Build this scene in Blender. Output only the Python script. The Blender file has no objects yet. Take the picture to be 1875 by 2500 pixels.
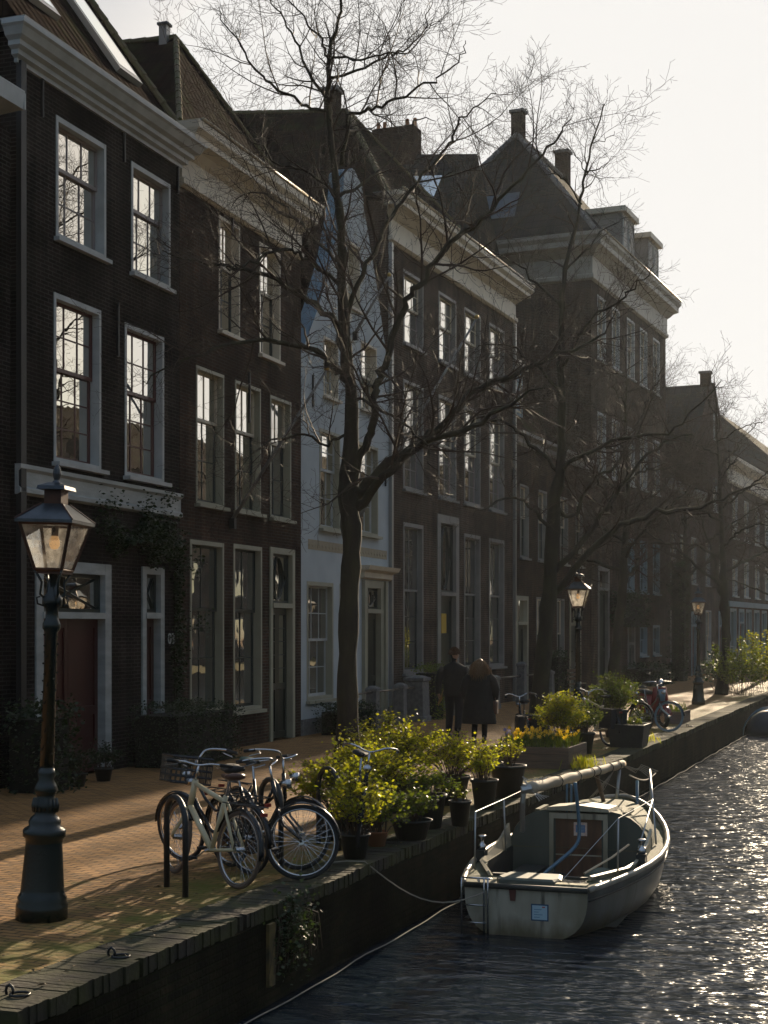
import bpy, bmesh, math, random
from mathutils import Vector, Matrix, Euler
import numpy as np
R = math.radians
scene = bpy.context.scene
col = scene.collection
rnd = random.Random(7)

# ------------------------------------------------------------------ camera
THETA = R(20.17)
cam_d = bpy.data.cameras.new("camera"); cam = bpy.data.objects.new("camera", cam_d); col.objects.link(cam)
cam.location = (0, 0, 2.3); cam.rotation_euler = (R(90), 0, THETA)
cam_d.sensor_fit = 'HORIZONTAL'; cam_d.sensor_width = 36.0; cam_d.lens = 36.0 * 3616.5 / 1875.0
cam_d.shift_y = (1537.0 - 1250.0) / 1875.0
cam_d.clip_start = 0.1; cam_d.clip_end = 2000
scene.camera = cam

# ------------------------------------------------------------------ light
SUN_EL, SUN_AZ = R(16.5), R(-1.4)          # azimuth from +Y, positive towards +X
w = bpy.data.worlds.new("World"); scene.world = w; w.use_nodes = True
nt = w.node_tree; nt.nodes.clear()
def N(nt, t, **kw):
    n = nt.nodes.new(t)
    for k, v in kw.items(): setattr(n, k, v)
    return n
wo = N(nt, 'ShaderNodeOutputWorld'); bg = N(nt, 'ShaderNodeBackground')
sky = N(nt, 'ShaderNodeTexSky', sky_type='NISHITA')
sky.sun_disc = False; sky.sun_elevation = SUN_EL; sky.sun_rotation = SUN_AZ
sky.air_density = 1.0; sky.dust_density = 2.0; sky.ozone_density = 1.0
tc = N(nt, 'ShaderNodeTexCoord')
mp = N(nt, 'ShaderNodeMapping'); mp.inputs['Scale'].default_value = (1.0, 1.0, 3.2)
nz = N(nt, 'ShaderNodeTexNoise'); nz.inputs['Scale'].default_value = 1.7; nz.inputs['Detail'].default_value = 5; nz.inputs['Roughness'].default_value = .5
cr = N(nt, 'ShaderNodeValToRGB'); cr.color_ramp.elements[0].position = .38; cr.color_ramp.elements[1].position = .62
bw = N(nt, 'ShaderNodeRGBToBW')
tint = N(nt, 'ShaderNodeMix', data_type='RGBA', blend_type='MULTIPLY'); tint.inputs[0].default_value = 1
tint.inputs[7].default_value = (1.0, .955, .90, 1)
mx = N(nt, 'ShaderNodeMix', data_type='RGBA')
mr = N(nt, 'ShaderNodeMapRange'); mr.inputs['To Min'].default_value = .62; mr.inputs['To Max'].default_value = 1.0
br = N(nt, 'ShaderNodeMapRange'); br.inputs['To Min'].default_value = .8; br.inputs['To Max'].default_value = 1.12
mul = N(nt, 'ShaderNodeMath', operation='MULTIPLY')
L = nt.links.new
L(tc.outputs['Generated'], mp.inputs['Vector']); L(mp.outputs[0], nz.inputs['Vector']); L(nz.outputs['Fac'], cr.inputs[0])
# broken cloud deck: blue-grey away from the sun, warm grey towards it
vd = N(nt, 'ShaderNodeVectorMath', operation='DOT_PRODUCT'); vd.inputs[1].default_value = (math.sin(SUN_AZ)*math.cos(SUN_EL), math.cos(SUN_AZ)*math.cos(SUN_EL), math.sin(SUN_EL))
L(tc.outputs['Generated'], vd.inputs[0])
ds = N(nt, 'ShaderNodeMapRange', interpolation_type='SMOOTHSTEP'); ds.inputs['From Min'].default_value = .42; ds.inputs['From Max'].default_value = .86; L(vd.outputs['Value'], ds.inputs['Value'])
cc = N(nt, 'ShaderNodeMix', data_type='RGBA'); cc.inputs[6].default_value = (.52, .70, .90, 1); cc.inputs[7].default_value = (3.35, 3.1, 2.8, 1); L(ds.outputs[0], cc.inputs[0])
br.inputs['To Min'].default_value = .72; br.inputs['To Max'].default_value = 1.25; L(cr.outputs[0], br.inputs['Value'])
sz_ = N(nt, 'ShaderNodeSeparateXYZ'); L(tc.outputs['Generated'], sz_.inputs[0])
es = N(nt, 'ShaderNodeMapRange', interpolation_type='SMOOTHSTEP'); es.inputs['From Min'].default_value = .30; es.inputs['From Max'].default_value = .58; L(sz_.outputs[2], es.inputs['Value'])
ch = N(nt, 'ShaderNodeMix', data_type='RGBA'); ch.inputs[7].default_value = (1.45, 1.85, 2.45, 1); L(es.outputs[0], ch.inputs[0]); L(cc.outputs[2], ch.inputs[6]); cc = ch
c3 = N(nt, 'ShaderNodeMix', data_type='RGBA', blend_type='MULTIPLY'); c3.inputs[0].default_value = 1; L(cc.outputs[2], c3.inputs[6]); L(br.outputs[0], c3.inputs[7])
mx.blend_type = 'ADD'; mx.inputs[0].default_value = .22; mx.clamp_result = False
L(c3.outputs[2], mx.inputs[6]); L(sky.outputs[0], mx.inputs[7])
hl = N(nt, 'ShaderNodeMapRange', interpolation_type='SMOOTHSTEP'); hl.inputs['From Min'].default_value = .855; hl.inputs['From Max'].default_value = .965; L(vd.outputs['Value'], hl.inputs['Value'])
h2_ = N(nt, 'ShaderNodeMix', data_type='RGBA', blend_type='ADD'); h2_.clamp_result = False; L(hl.outputs[0], h2_.inputs[0]); L(mx.outputs[2], h2_.inputs[6]); h2_.inputs[7].default_value = (3.2, 2.9, 2.5, 1); mx = h2_
mn_ = N(nt, 'ShaderNodeMix', data_type='RGBA', blend_type='DARKEN'); mn_.inputs[0].default_value = 1.0; mn_.inputs[7].default_value = (6.1, 5.95, 5.75, 1)   # bright overcast veil is never brighter than this
L(mx.outputs[2], mn_.inputs[6]); L(mn_.outputs[2], bg.inputs[0]); bg.inputs[1].default_value = 0.078
L(bg.outputs[0], wo.inputs[0])

sd = bpy.data.lights.new("sun", 'SUN'); sd.energy = 5.0; sd.angle = R(.6); sd.color = (1.0, .81, .57)
sun = bpy.data.objects.new("sun", sd); col.objects.link(sun)
sdir = Vector((math.sin(SUN_AZ) * math.cos(SUN_EL), math.cos(SUN_AZ) * math.cos(SUN_EL), math.sin(SUN_EL)))
sun.rotation_euler = sdir.to_track_quat('Z', 'Y').to_euler()

scene.view_settings.view_transform = 'Standard'; scene.view_settings.look = 'None'
scene.view_settings.exposure = 0.95; scene.view_settings.gamma = 1.0; scene.view_settings.use_curve_mapping = False
scene.render.engine = 'CYCLES'
scene.cycles.sample_clamp_direct = 6.0; scene.cycles.sample_clamp_indirect = 3.0; scene.cycles.max_bounces = 6; scene.cycles.volume_bounces = 1; scene.cycles.transparent_max_bounces = 12

# ------------------------------------------------------------------ helpers
def tag(o, label=None, cat=None, group=None, kind=None):
    if label: o['label'] = label
    if cat: o['category'] = cat
    if group: o['group'] = group
    if kind: o['kind'] = kind
    return o
def empty(name, loc=(0, 0, 0), rz=0.0, label=None, cat=None, group=None, rx=0.0):
    o = bpy.data.objects.new(name, None); col.objects.link(o); o.empty_display_size = .2
    o.location = loc; o.rotation_euler = (rx, 0, rz)
    return tag(o, label, cat, group)
class MB:
    def __init__(s): s.v = []; s.f = []
    def quad(s, a, b, c, d):
        n = len(s.v); s.v += [a, b, c, d]; s.f.append((n, n+1, n+2, n+3)); return s
    def poly(s, pts):
        n = len(s.v); s.v += list(pts); s.f.append(tuple(range(n, n+len(pts)))); return s
    def box(s, x0, x1, y0, y1, z0, z1):
        n = len(s.v)
        s.v += [(x0,y0,z0),(x1,y0,z0),(x1,y1,z0),(x0,y1,z0),(x0,y0,z1),(x1,y0,z1),(x1,y1,z1),(x0,y1,z1)]
        s.f += [(n,n+3,n+2,n+1),(n+4,n+5,n+6,n+7),(n,n+1,n+5,n+4),(n+1,n+2,n+6,n+5),(n+2,n+3,n+7,n+6),(n+3,n,n+4,n+7)]
        return s
    def obox(s, M, sx, sy, sz):
        n = len(s.v); h = .5
        for z in (-h, h):
            for x, y in ((-h,-h),(h,-h),(h,h),(-h,h)): s.v.append(tuple(M @ Vector((x*sx, y*sy, z*sz))))
        s.f += [(n,n+3,n+2,n+1),(n+4,n+5,n+6,n+7),(n,n+1,n+5,n+4),(n+1,n+2,n+6,n+5),(n+2,n+3,n+7,n+6),(n+3,n,n+4,n+7)]
        return s
    def extrude_x(s, prof, x0, x1):     # prof: closed list of (y, z)
        n = len(s.v); k = len(prof)
        s.v += [(x0, y, z) for y, z in prof] + [(x1, y, z) for y, z in prof]
        for i in range(k):
            j = (i+1) % k; s.f.append((n+i, n+j, n+k+j, n+k+i))
        s.f.append(tuple(n+i for i in reversed(range(k)))); s.f.append(tuple(n+k+i for i in range(k)))
        return s
    def tube(s, pts, rad, sides=6, cap=True, closed=False):
        pts = [Vector(p) for p in pts]; k = len(pts)
        if not isinstance(rad, (list, tuple)): rad = [rad]*k
        n = len(s.v); up = None
        for i, p in enumerate(pts):
            if closed: t = pts[(i+1) % k] - pts[i-1]
            else: t = pts[min(i+1, k-1)] - pts[max(i-1, 0)]
            if t.length < 1e-9: t = Vector((0, 0, 1))
            t.normalize()
            if up is None:
                a = Vector((0, 0, 1)) if abs(t.z) < .9 else Vector((1, 0, 0)); up = (a - t*a.dot(t)).normalized()
            else:
                up = up - t*up.dot(t)
                up = up.normalized() if up.length > 1e-6 else t.orthogonal().normalized()
            b = t.cross(up)
            for q in range(sides):
                an = 2*math.pi*q/sides; s.v.append(tuple(p + (up*math.cos(an) + b*math.sin(an))*rad[i]))
        for i in range(k if closed else k-1):
            i2 = (i+1) % k
            for q in range(sides):
                q2 = (q+1) % sides; s.f.append((n+i*sides+q, n+i*sides+q2, n+i2*sides+q2, n+i2*sides+q))
        if cap and not closed:
            s.f.append(tuple(n+q for q in reversed(range(sides)))); s.f.append(tuple(n+(k-1)*sides+q for q in range(sides)))
        return s
    def loft(s, rings, capa=True, capb=True, closed=True):
        n = len(s.v); m = len(rings[0])
        for r in rings: s.v += [tuple(p) for p in r]
        for i in range(len(rings)-1):
            for q in range(m if closed else m-1):
                q2 = (q+1) % m; s.f.append((n+i*m+q, n+i*m+q2, n+(i+1)*m+q2, n+(i+1)*m+q))
        if capa: s.f.append(tuple(n+q for q in reversed(range(m))))
        if capb: s.f.append(tuple(n+(len(rings)-1)*m+q for q in range(m)))
        return s
    def lathe(s, prof, sides=20, c=(0, 0, 0), sq=1.0, rot=0.0):   # prof: (radius, z)
        rings = [[(c[0]+r*math.cos(2*math.pi*q/sides+rot), c[1]+r*sq*math.sin(2*math.pi*q/sides+rot), c[2]+z) for q in range(sides)] for r, z in prof]
        return s.loft(rings)
    def build(s, name, m, parent=None, smooth=False, loc=None):
        me = bpy.data.meshes.new(name); me.from_pydata([tuple(v) for v in s.v], [], s.f); me.update()
        if smooth: me.polygons.foreach_set('use_smooth', [True]*len(me.polygons))
        me.materials.append(m)
        o = bpy.data.objects.new(name, me); col.objects.link(o)
        if parent: o.parent = parent
        if loc: o.location = loc
        return o
def children(o): return [c for c in bpy.data.objects if c.parent == o]
def copy_tree(o, parent=None):
    c = o.copy(); col.objects.link(c); c.parent = parent
    for ch in children(o): copy_tree(ch, c)
    return c

# ------------------------------------------------------------------ materials
MATS = {}
def pmat(name, c, rough=.7, metal=0.0, spec=.5, c2=None, nscale=4.0, bump=0.0, bscale=30.0, detail=4, stretch=None, ior=None, trans=None, emit=None):
    m = bpy.data.materials.new(name); m.use_nodes = True; nt = m.node_tree; b = nt.nodes['Principled BSDF']
    b.inputs['Base Color'].default_value = (*c, 1); b.inputs['Roughness'].default_value = rough
    b.inputs['Metallic'].default_value = metal; b.inputs['Specular IOR Level'].default_value = spec
    if ior: b.inputs['IOR'].default_value = ior
    if emit: b.inputs['Emission Color'].default_value = (*emit[0], 1); b.inputs['Emission Strength'].default_value = emit[1]
    tc = N(nt, 'ShaderNodeTexCoord'); vec = tc.outputs['Object']
    if stretch:
        mp = N(nt, 'ShaderNodeMapping'); mp.inputs['Scale'].default_value = stretch; nt.links.new(vec, mp.inputs[0]); vec = mp.outputs[0]
    if c2:
        nz = N(nt, 'ShaderNodeTexNoise'); nz.inputs['Scale'].default_value = nscale; nz.inputs['Detail'].default_value = detail
        nt.links.new(vec, nz.inputs['Vector'])
        rp = N(nt, 'ShaderNodeValToRGB'); rp.color_ramp.elements[0].position = .35; rp.color_ramp.elements[1].position = .65
        rp.color_ramp.elements[0].color = (*c, 1); rp.color_ramp.elements[1].color = (*c2, 1)
        nt.links.new(nz.outputs['Fac'], rp.inputs[0]); nt.links.new(rp.outputs[0], b.inputs['Base Color'])
    if bump:
        n2 = N(nt, 'ShaderNodeTexNoise'); n2.inputs['Scale'].default_value = bscale; n2.inputs['Detail'].default_value = 5
        nt.links.new(vec, n2.inputs['Vector'])
        bp = N(nt, 'ShaderNodeBump'); bp.inputs['Strength'].default_value = bump; bp.inputs['Distance'].default_value = .02
        nt.links.new(n2.outputs['Fac'], bp.inputs['Height']); nt.links.new(bp.outputs[0], b.inputs['Normal'])
    MATS[name] = m
    return m
def brickmat(name, c1, c2, mortar, bw=.215, rh=.062, ms=.009, rough=.85, bump=.5, stain=(.45, 1.4)):
    m = bpy.data.materials.new(name); m.use_nodes = True; nt = m.node_tree; b = nt.nodes['Principled BSDF']; L = nt.links.new
    tc = N(nt, 'ShaderNodeTexCoord'); sp = N(nt, 'ShaderNodeSeparateXYZ'); ad = N(nt, 'ShaderNodeMath', operation='ADD'); cb = N(nt, 'ShaderNodeCombineXYZ')
    L(tc.outputs['Object'], sp.inputs[0])
    sn_ = N(nt, 'ShaderNodeSeparateXYZ'); L(tc.outputs['Normal'], sn_.inputs[0]); ax_ = N(nt, 'ShaderNodeMath', operation='ABSOLUTE'); ay_ = N(nt, 'ShaderNodeMath', operation='ABSOLUTE'); gt_ = N(nt, 'ShaderNodeMath', operation='GREATER_THAN')
    L(sn_.outputs[0], ax_.inputs[0]); L(sn_.outputs[1], ay_.inputs[0]); L(ax_.outputs[0], gt_.inputs[0]); L(ay_.outputs[0], gt_.inputs[1])
    ad = N(nt, 'ShaderNodeMix', data_type='FLOAT'); L(gt_.outputs[0], ad.inputs[0]); L(sp.outputs[0], ad.inputs[2]); L(sp.outputs[1], ad.inputs[3]); L(ad.outputs[0], cb.inputs[0]); L(sp.outputs[2], cb.inputs[1])
    bt = N(nt, 'ShaderNodeTexBrick'); bt.inputs['Scale'].default_value = 1.0; bt.inputs['Brick Width'].default_value = bw; bt.inputs['Row Height'].default_value = rh
    bt.inputs['Mortar Size'].default_value = ms; bt.inputs['Mortar Smooth'].default_value = .3; bt.inputs['Bias'].default_value = 0
    bt.inputs['Color1'].default_value = (*c1, 1); bt.inputs['Color2'].default_value = (*c2, 1); bt.inputs['Mortar'].default_value = (*mortar, 1)
    L(cb.outputs[0], bt.inputs['Vector'])
    nz = N(nt, 'ShaderNodeTexNoise'); nz.inputs['Scale'].default_value = .9; nz.inputs['Detail'].default_value = 6; L(tc.outputs['Object'], nz.inputs['Vector'])
    mr = N(nt, 'ShaderNodeMapRange'); mr.inputs['From Min'].default_value = .3; mr.inputs['From Max'].default_value = .7; mr.inputs['To Min'].default_value = stain[0]; mr.inputs['To Max'].default_value = stain[1]
    L(nz.outputs['Fac'], mr.inputs['Value'])
    # rain streaks running down and patches of relaid brick
    sm = N(nt, 'ShaderNodeMapping'); sm.inputs['Scale'].default_value = (2.6, 2.6, .22); L(tc.outputs['Object'], sm.inputs[0]); sn2 = N(nt, 'ShaderNodeTexNoise'); sn2.inputs['Scale'].default_value = 1.6; sn2.inputs['Detail'].default_value = 5; L(sm.outputs[0], sn2.inputs['Vector'])
    sr = N(nt, 'ShaderNodeMapRange'); sr.inputs['From Min'].default_value = .35; sr.inputs['From Max'].default_value = .65; sr.inputs['To Min'].default_value = .72; sr.inputs['To Max'].default_value = 1.22; L(sn2.outputs['Fac'], sr.inputs[0])
    vb = N(nt, 'ShaderNodeTexVoronoi'); vb.inputs['Scale'].default_value = .8; vb.distance = 'CHEBYCHEV'; L(tc.outputs['Object'], vb.inputs['Vector']); vs = N(nt, 'ShaderNodeRGBToBW'); L(vb.outputs['Color'], vs.inputs[0])
    vr = N(nt, 'ShaderNodeMapRange'); vr.inputs['To Min'].default_value = .82; vr.inputs['To Max'].default_value = 1.18; L(vs.outputs[0], vr.inputs[0])
    m1 = N(nt, 'ShaderNodeMath', operation='MULTIPLY'); L(mr.outputs[0], m1.inputs[0]); L(sr.outputs[0], m1.inputs[1]); m2 = N(nt, 'ShaderNodeMath', operation='MULTIPLY'); L(m1.outputs[0], m2.inputs[0]); L(vr.outputs[0], m2.inputs[1]); mr = m2
    mx = N(nt, 'ShaderNodeMix', data_type='RGBA', blend_type='MULTIPLY'); mx.inputs[0].default_value = 1
    L(bt.outputs['Color'], mx.inputs[6]); L(mr.outputs[0], mx.inputs[7]); L(mx.outputs[2], b.inputs['Base Color'])
    b.inputs['Roughness'].default_value = rough; b.inputs['IOR'].default_value = 1.14
    n3 = N(nt, 'ShaderNodeTexNoise'); n3.inputs['Scale'].default_value = 25; L(tc.outputs['Object'], n3.inputs['Vector'])
    s1 = N(nt, 'ShaderNodeMath', operation='MULTIPLY_ADD'); s1.inputs[1].default_value = -1.0; L(bt.outputs['Fac'], s1.inputs[0]); L(n3.outputs['Fac'], s1.inputs[2])
    bp = N(nt, 'ShaderNodeBump'); bp.inputs['Strength'].default_value = bump; bp.inputs['Distance'].default_value = .008
    L(s1.outputs[0], bp.inputs['Height']); L(bp.outputs[0], b.inputs['Normal'])
    return m
def tilemat(name, c1, c2, moss, wx=.24, wz=.24):
    m = bpy.data.materials.new(name); m.use_nodes = True; nt = m.node_tree; b = nt.nodes['Principled BSDF']; L = nt.links.new
    tc = N(nt, 'ShaderNodeTexCoord'); sp = N(nt, 'ShaderNodeSeparateXYZ'); ad = N(nt, 'ShaderNodeMath', operation='ADD'); cb = N(nt, 'ShaderNodeCombineXYZ')
    L(tc.outputs['Object'], sp.inputs[0])
    sn_ = N(nt, 'ShaderNodeSeparateXYZ'); L(tc.outputs['Normal'], sn_.inputs[0]); ax_ = N(nt, 'ShaderNodeMath', operation='ABSOLUTE'); ay_ = N(nt, 'ShaderNodeMath', operation='ABSOLUTE'); gt_ = N(nt, 'ShaderNodeMath', operation='GREATER_THAN')
    L(sn_.outputs[0], ax_.inputs[0]); L(sn_.outputs[1], ay_.inputs[0]); L(ax_.outputs[0], gt_.inputs[0]); L(ay_.outputs[0], gt_.inputs[1])
    ad = N(nt, 'ShaderNodeMix', data_type='FLOAT'); L(gt_.outputs[0], ad.inputs[0]); L(sp.outputs[0], ad.inputs[2]); L(sp.outputs[1], ad.inputs[3]); L(ad.outputs[0], cb.inputs[0]); L(sp.outputs[2], cb.inputs[1])
    bt = N(nt, 'ShaderNodeTexBrick'); bt.offset = 0.0; bt.inputs['Scale'].default_value = 1; bt.inputs['Brick Width'].default_value = wx; bt.inputs['Row Height'].default_value = wz
    bt.inputs['Mortar Size'].default_value = .02; bt.inputs['Mortar Smooth'].default_value = 1; bt.inputs['Color1'].default_value = (*c1, 1); bt.inputs['Color2'].default_value = (*c2, 1); bt.inputs['Mortar'].default_value = (c1[0]*.4, c1[1]*.4, c1[2]*.4, 1)
    L(cb.outputs[0], bt.inputs['Vector'])
    nz = N(nt, 'ShaderNodeTexNoise'); nz.inputs['Scale'].default_value = 1.6; nz.inputs['Detail'].default_value = 8; L(tc.outputs['Object'], nz.inputs['Vector'])
    rp = N(nt, 'ShaderNodeValToRGB'); rp.color_ramp.elements[0].position = .5; rp.color_ramp.elements[1].position = .68; L(nz.outputs['Fac'], rp.inputs[0])
    mx = N(nt, 'ShaderNodeMix', data_type='RGBA'); L(rp.outputs[0], mx.inputs[0]); L(bt.outputs['Color'], mx.inputs[6]); mx.inputs[7].default_value = (*moss, 1)
    L(mx.outputs[2], b.inputs['Base Color']); b.inputs['Roughness'].default_value = .92; b.inputs['IOR'].default_value = 1.03
    wv = N(nt, 'ShaderNodeMath', operation='MULTIPLY'); wv.inputs[1].default_value = 2*math.pi/wx; L(ad.outputs[0], wv.inputs[0])
    sn = N(nt, 'ShaderNodeMath', operation='SINE'); L(wv.outputs[0], sn.inputs[0])
    wr = N(nt, 'ShaderNodeMath', operation='FRACT'); dv = N(nt, 'ShaderNodeMath', operation='DIVIDE'); dv.inputs[1].default_value = wz; L(sp.outputs[2], dv.inputs[0]); L(dv.outputs[0], wr.inputs[0])
    s2 = N(nt, 'ShaderNodeMath', operation='MULTIPLY_ADD'); s2.inputs[1].default_value = -.9; L(wr.outputs[0], s2.inputs[0]); L(sn.outputs[0], s2.inputs[2])
    s3 = N(nt, 'ShaderNodeMath', operation='ADD'); L(s2.outputs[0], s3.inputs[0]); L(nz.outputs['Fac'], s3.inputs[1])
    bp = N(nt, 'ShaderNodeBump'); bp.inputs['Strength'].default_value = .3; bp.inputs['Distance'].default_value = .014
    L(s3.outputs[0], bp.inputs['Height']); L(bp.outputs[0], b.inputs['Normal'])
    return m
def leafmat(name, c, c2, tr=.45):
    m = bpy.data.materials.new(name); m.use_nodes = True; nt = m.node_tree; L = nt.links.new
    b = nt.nodes['Principled BSDF']; out = nt.nodes['Material Output']
    oi = N(nt, 'ShaderNodeTexCoord'); nz = N(nt, 'ShaderNodeTexNoise'); nz.inputs['Scale'].default_value = 9; L(oi.outputs['Object'], nz.inputs['Vector'])
    rp = N(nt, 'ShaderNodeValToRGB'); rp.color_ramp.elements[0].position = .35; rp.color_ramp.elements[1].position = .65
    rp.color_ramp.elements[0].color = (*c, 1); rp.color_ramp.elements[1].color = (*c2, 1); L(nz.outputs['Fac'], rp.inputs[0]); L(rp.outputs[0], b.inputs['Base Color'])
    b.inputs['Roughness'].default_value = .45
    t = N(nt, 'ShaderNodeBsdfTranslucent'); mm = N(nt, 'ShaderNodeMix', data_type='RGBA', blend_type='MULTIPLY'); mm.inputs[0].default_value = 1; mm.inputs[7].default_value = (1.9, 1.9, .8, 1)
    L(rp.outputs[0], mm.inputs[6]); L(mm.outputs[2], t.inputs[0])
    ms = N(nt, 'ShaderNodeMixShader'); ms.inputs[0].default_value = tr; L(b.outputs[0], ms.inputs[1]); L(t.outputs[0], ms.inputs[2]); L(ms.outputs[0], out.inputs[0])
    return m
def glassmat(name, c=(.010, .012, .012), ior=1.5, wav=.014, rough=.012, c2=None, refl=.62, tint=(1, .96, .88)):
    """old window pane over a dark room: diffuse room tone under a strong clear reflection"""
    m = pmat(name, c, rough=.9, spec=0.0, c2=c2, nscale=2.5)
    nt = m.node_tree; b = nt.nodes['Principled BSDF']; out = nt.nodes['Material Output']; tc = N(nt, 'ShaderNodeTexCoord')
    nz = N(nt, 'ShaderNodeTexNoise'); nz.inputs['Scale'].default_value = 2.6; nz.inputs['Detail'].default_value = 1.5; nt.links.new(tc.outputs['Object'], nz.inputs['Vector'])
    bp = N(nt, 'ShaderNodeBump'); bp.inputs['Strength'].default_value = wav; bp.inputs['Distance'].default_value = .1; nt.links.new(nz.outputs['Fac'], bp.inputs['Height'])
    gl = N(nt, 'ShaderNodeBsdfGlossy'); gl.inputs['Roughness'].default_value = rough; gl.inputs[0].default_value = (*tint, 1); nt.links.new(bp.outputs[0], gl.inputs['Normal'])
    fr = N(nt, 'ShaderNodeFresnel'); fr.inputs[0].default_value = ior; mr = N(nt, 'ShaderNodeMapRange'); mr.inputs['From Min'].default_value = .04; mr.inputs['From Max'].default_value = .6; mr.inputs['To Min'].default_value = refl*1.25; mr.inputs['To Max'].default_value = .95
    ms = N(nt, 'ShaderNodeMixShader'); nt.links.new(fr.outputs[0], mr.inputs[0]); nt.links.new(mr.outputs[0], ms.inputs[0]); nt.links.new(b.outputs[0], ms.inputs[1]); nt.links.new(gl.outputs[0], ms.inputs[2]); nt.links.new(ms.outputs[0], out.inputs[0])
    return m
def clearglass(name, dirt=.18):
    m = bpy.data.materials.new(name); m.use_nodes = True; nt = m.node_tree; L = nt.links.new
    nt.nodes.clear(); out = N(nt, 'ShaderNodeOutputMaterial')
    tr = N(nt, 'ShaderNodeBsdfTransparent'); tr.inputs[0].default_value = (.86, .88, .86, 1)
    gl = N(nt, 'ShaderNodeBsdfGlossy'); gl.inputs['Roughness'].default_value = .04
    fr = N(nt, 'ShaderNodeFresnel'); fr.inputs[0].default_value = 1.6
    a = N(nt, 'ShaderNodeMixShader'); L(fr.outputs[0], a.inputs[0]); L(tr.outputs[0], a.inputs[1]); L(gl.outputs[0], a.inputs[2])
    tl = N(nt, 'ShaderNodeBsdfTranslucent'); tl.inputs[0].default_value = (.62, .58, .54, 1)
    tc = N(nt, 'ShaderNodeTexCoord'); nz = N(nt, 'ShaderNodeTexNoise'); nz.inputs['Scale'].default_value = 14; nz.inputs['Detail'].default_value = 8; L(tc.outputs['Object'], nz.inputs['Vector'])
    mr = N(nt, 'ShaderNodeMapRange'); mr.inputs['From Min'].default_value = .3; mr.inputs['From Max'].default_value = .75; mr.inputs['To Min'].default_value = dirt*.4; mr.inputs['To Max'].default_value = dirt*1.9; L(nz.outputs['Fac'], mr.inputs[0])
    b2 = N(nt, 'ShaderNodeMixShader'); L(mr.outputs[0], b2.inputs[0]); L(a.outputs[0], b2.inputs[1]); L(tl.outputs[0], b2.inputs[2]); L(b2.outputs[0], out.inputs[0])
    return m

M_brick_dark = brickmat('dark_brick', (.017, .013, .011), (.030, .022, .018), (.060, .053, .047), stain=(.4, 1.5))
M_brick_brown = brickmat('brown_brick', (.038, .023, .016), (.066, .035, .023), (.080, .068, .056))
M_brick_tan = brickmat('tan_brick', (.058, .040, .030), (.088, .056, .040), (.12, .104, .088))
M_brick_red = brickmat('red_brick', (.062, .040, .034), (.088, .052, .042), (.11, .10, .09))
M_brick_blue = brickmat('pale_blue_painted_brick', (.42, .50, .56), (.46, .54, .60), (.30, .36, .42), bump=.3)
M_plaster_white = pmat('white_plaster', (.50, .54, .55), rough=.8, c2=(.42, .46, .48), nscale=1.2, bump=.15, bscale=14)
M_plaster_blue = pmat('sky_shaded_plaster', (.21, .31, .39), rough=.75, c2=(.17, .27, .35), nscale=1.5)  # blue sky light on the shaded gable side is put into this colour
M_white = pmat('white_paint', (.52, .53, .52), rough=.5, c2=(.40, .41, .40), nscale=3, bump=.08, bscale=20)
M_band = pmat('weathered_white_paint', (.42, .44, .43), rough=.45, c2=(.30, .32, .31), nscale=2.2, bump=.3, bscale=9, stretch=(1, 1, 3))
M_cream = pmat('cream_paint', (.66, .58, .44), rough=.5, c2=(.58, .50, .38), nscale=3)
M_olive = pmat('olive_cream_paint', (.36, .34, .25), rough=.5, c2=(.31, .29, .21), nscale=2)
M_grey = pmat('grey_paint', (.25, .24, .22), rough=.5, c2=(.20, .19, .18), nscale=2)
M_bluegrey = pmat('blue_grey_paint', (.24, .33, .38), rough=.5, c2=(.20, .28, .33), nscale=2)
M_auber = pmat('dark_red_brown_paint', (.11, .035, .028), rough=.35)
M_mauve = pmat('greyed_sash_paint', (.30, .25, .24), rough=.4)
M_darkgreen = pmat('dark_green_paint', (.018, .026, .022), rough=.3)
M_reddoor = pmat('dark_red_door_paint', (.06, .012, .010), rough=.35, c2=(.045, .010, .009), nscale=2)
M_glass = glassmat('window_glass'); M_glass2 = glassmat('net_curtained_glass', (.10, .105, .10), c2=(.03, .033, .033), wav=.014, refl=.2)
M_lip = pmat('pale_glint_lip', (.62, .52, .36), rough=.28)
M_glass3 = glassmat('glass_with_drawn_blind', (.16, .15, .13), wav=.016, refl=.36)
M_tile_dark = tilemat('dark_pantiles', (.014, .009, .008), (.022, .013, .010), (.024, .024, .012))
M_tile_brown = tilemat('brown_pantiles', (.04, .027, .021), (.06, .034, .024), (.05, .05, .025))
M_tile_slate = tilemat('grey_slates', (.036, .035, .034), (.050, .045, .042), (.036, .038, .03), wx=.3, wz=.3)
M_lit_moss_ridge = pmat('gold_lit_mossy_tiles', (.14, .10, .06), rough=.9, c2=(.12, .12, .05), nscale=8, bump=.5)  # golden sunlight on the ridge caps is put into their mossy colour
M_zinc = pmat('zinc_gutter', (.35, .34, .32), rough=.4, metal=.6)
M_iron = pmat('black_iron', (.018, .018, .018), rough=.45, bump=.2, bscale=60)
M_lampgreen = pmat('glossy_dark_green_cast_iron', (.004, .009, .008), rough=.25, c2=(.007, .015, .012), nscale=5, bump=.12, bscale=40, spec=.6)
M_copper = pmat('brown_copper_lantern_frame', (.09, .035, .018), rough=.5, metal=.4, c2=(.05, .022, .014), nscale=9)
M_roofzinc = pmat('lantern_roof_metal', (.09, .10, .115), rough=.3, metal=.6, c2=(.05, .055, .06), nscale=6)
M_clear = clearglass('lantern_glass', .32)
M_bulb = pmat('frosted_amber_bulb', (.75, .45, .22), rough=.5, emit=((1, .52, .2), .32))  # faint emission stands in for sun shining through the frosted bulb
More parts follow.
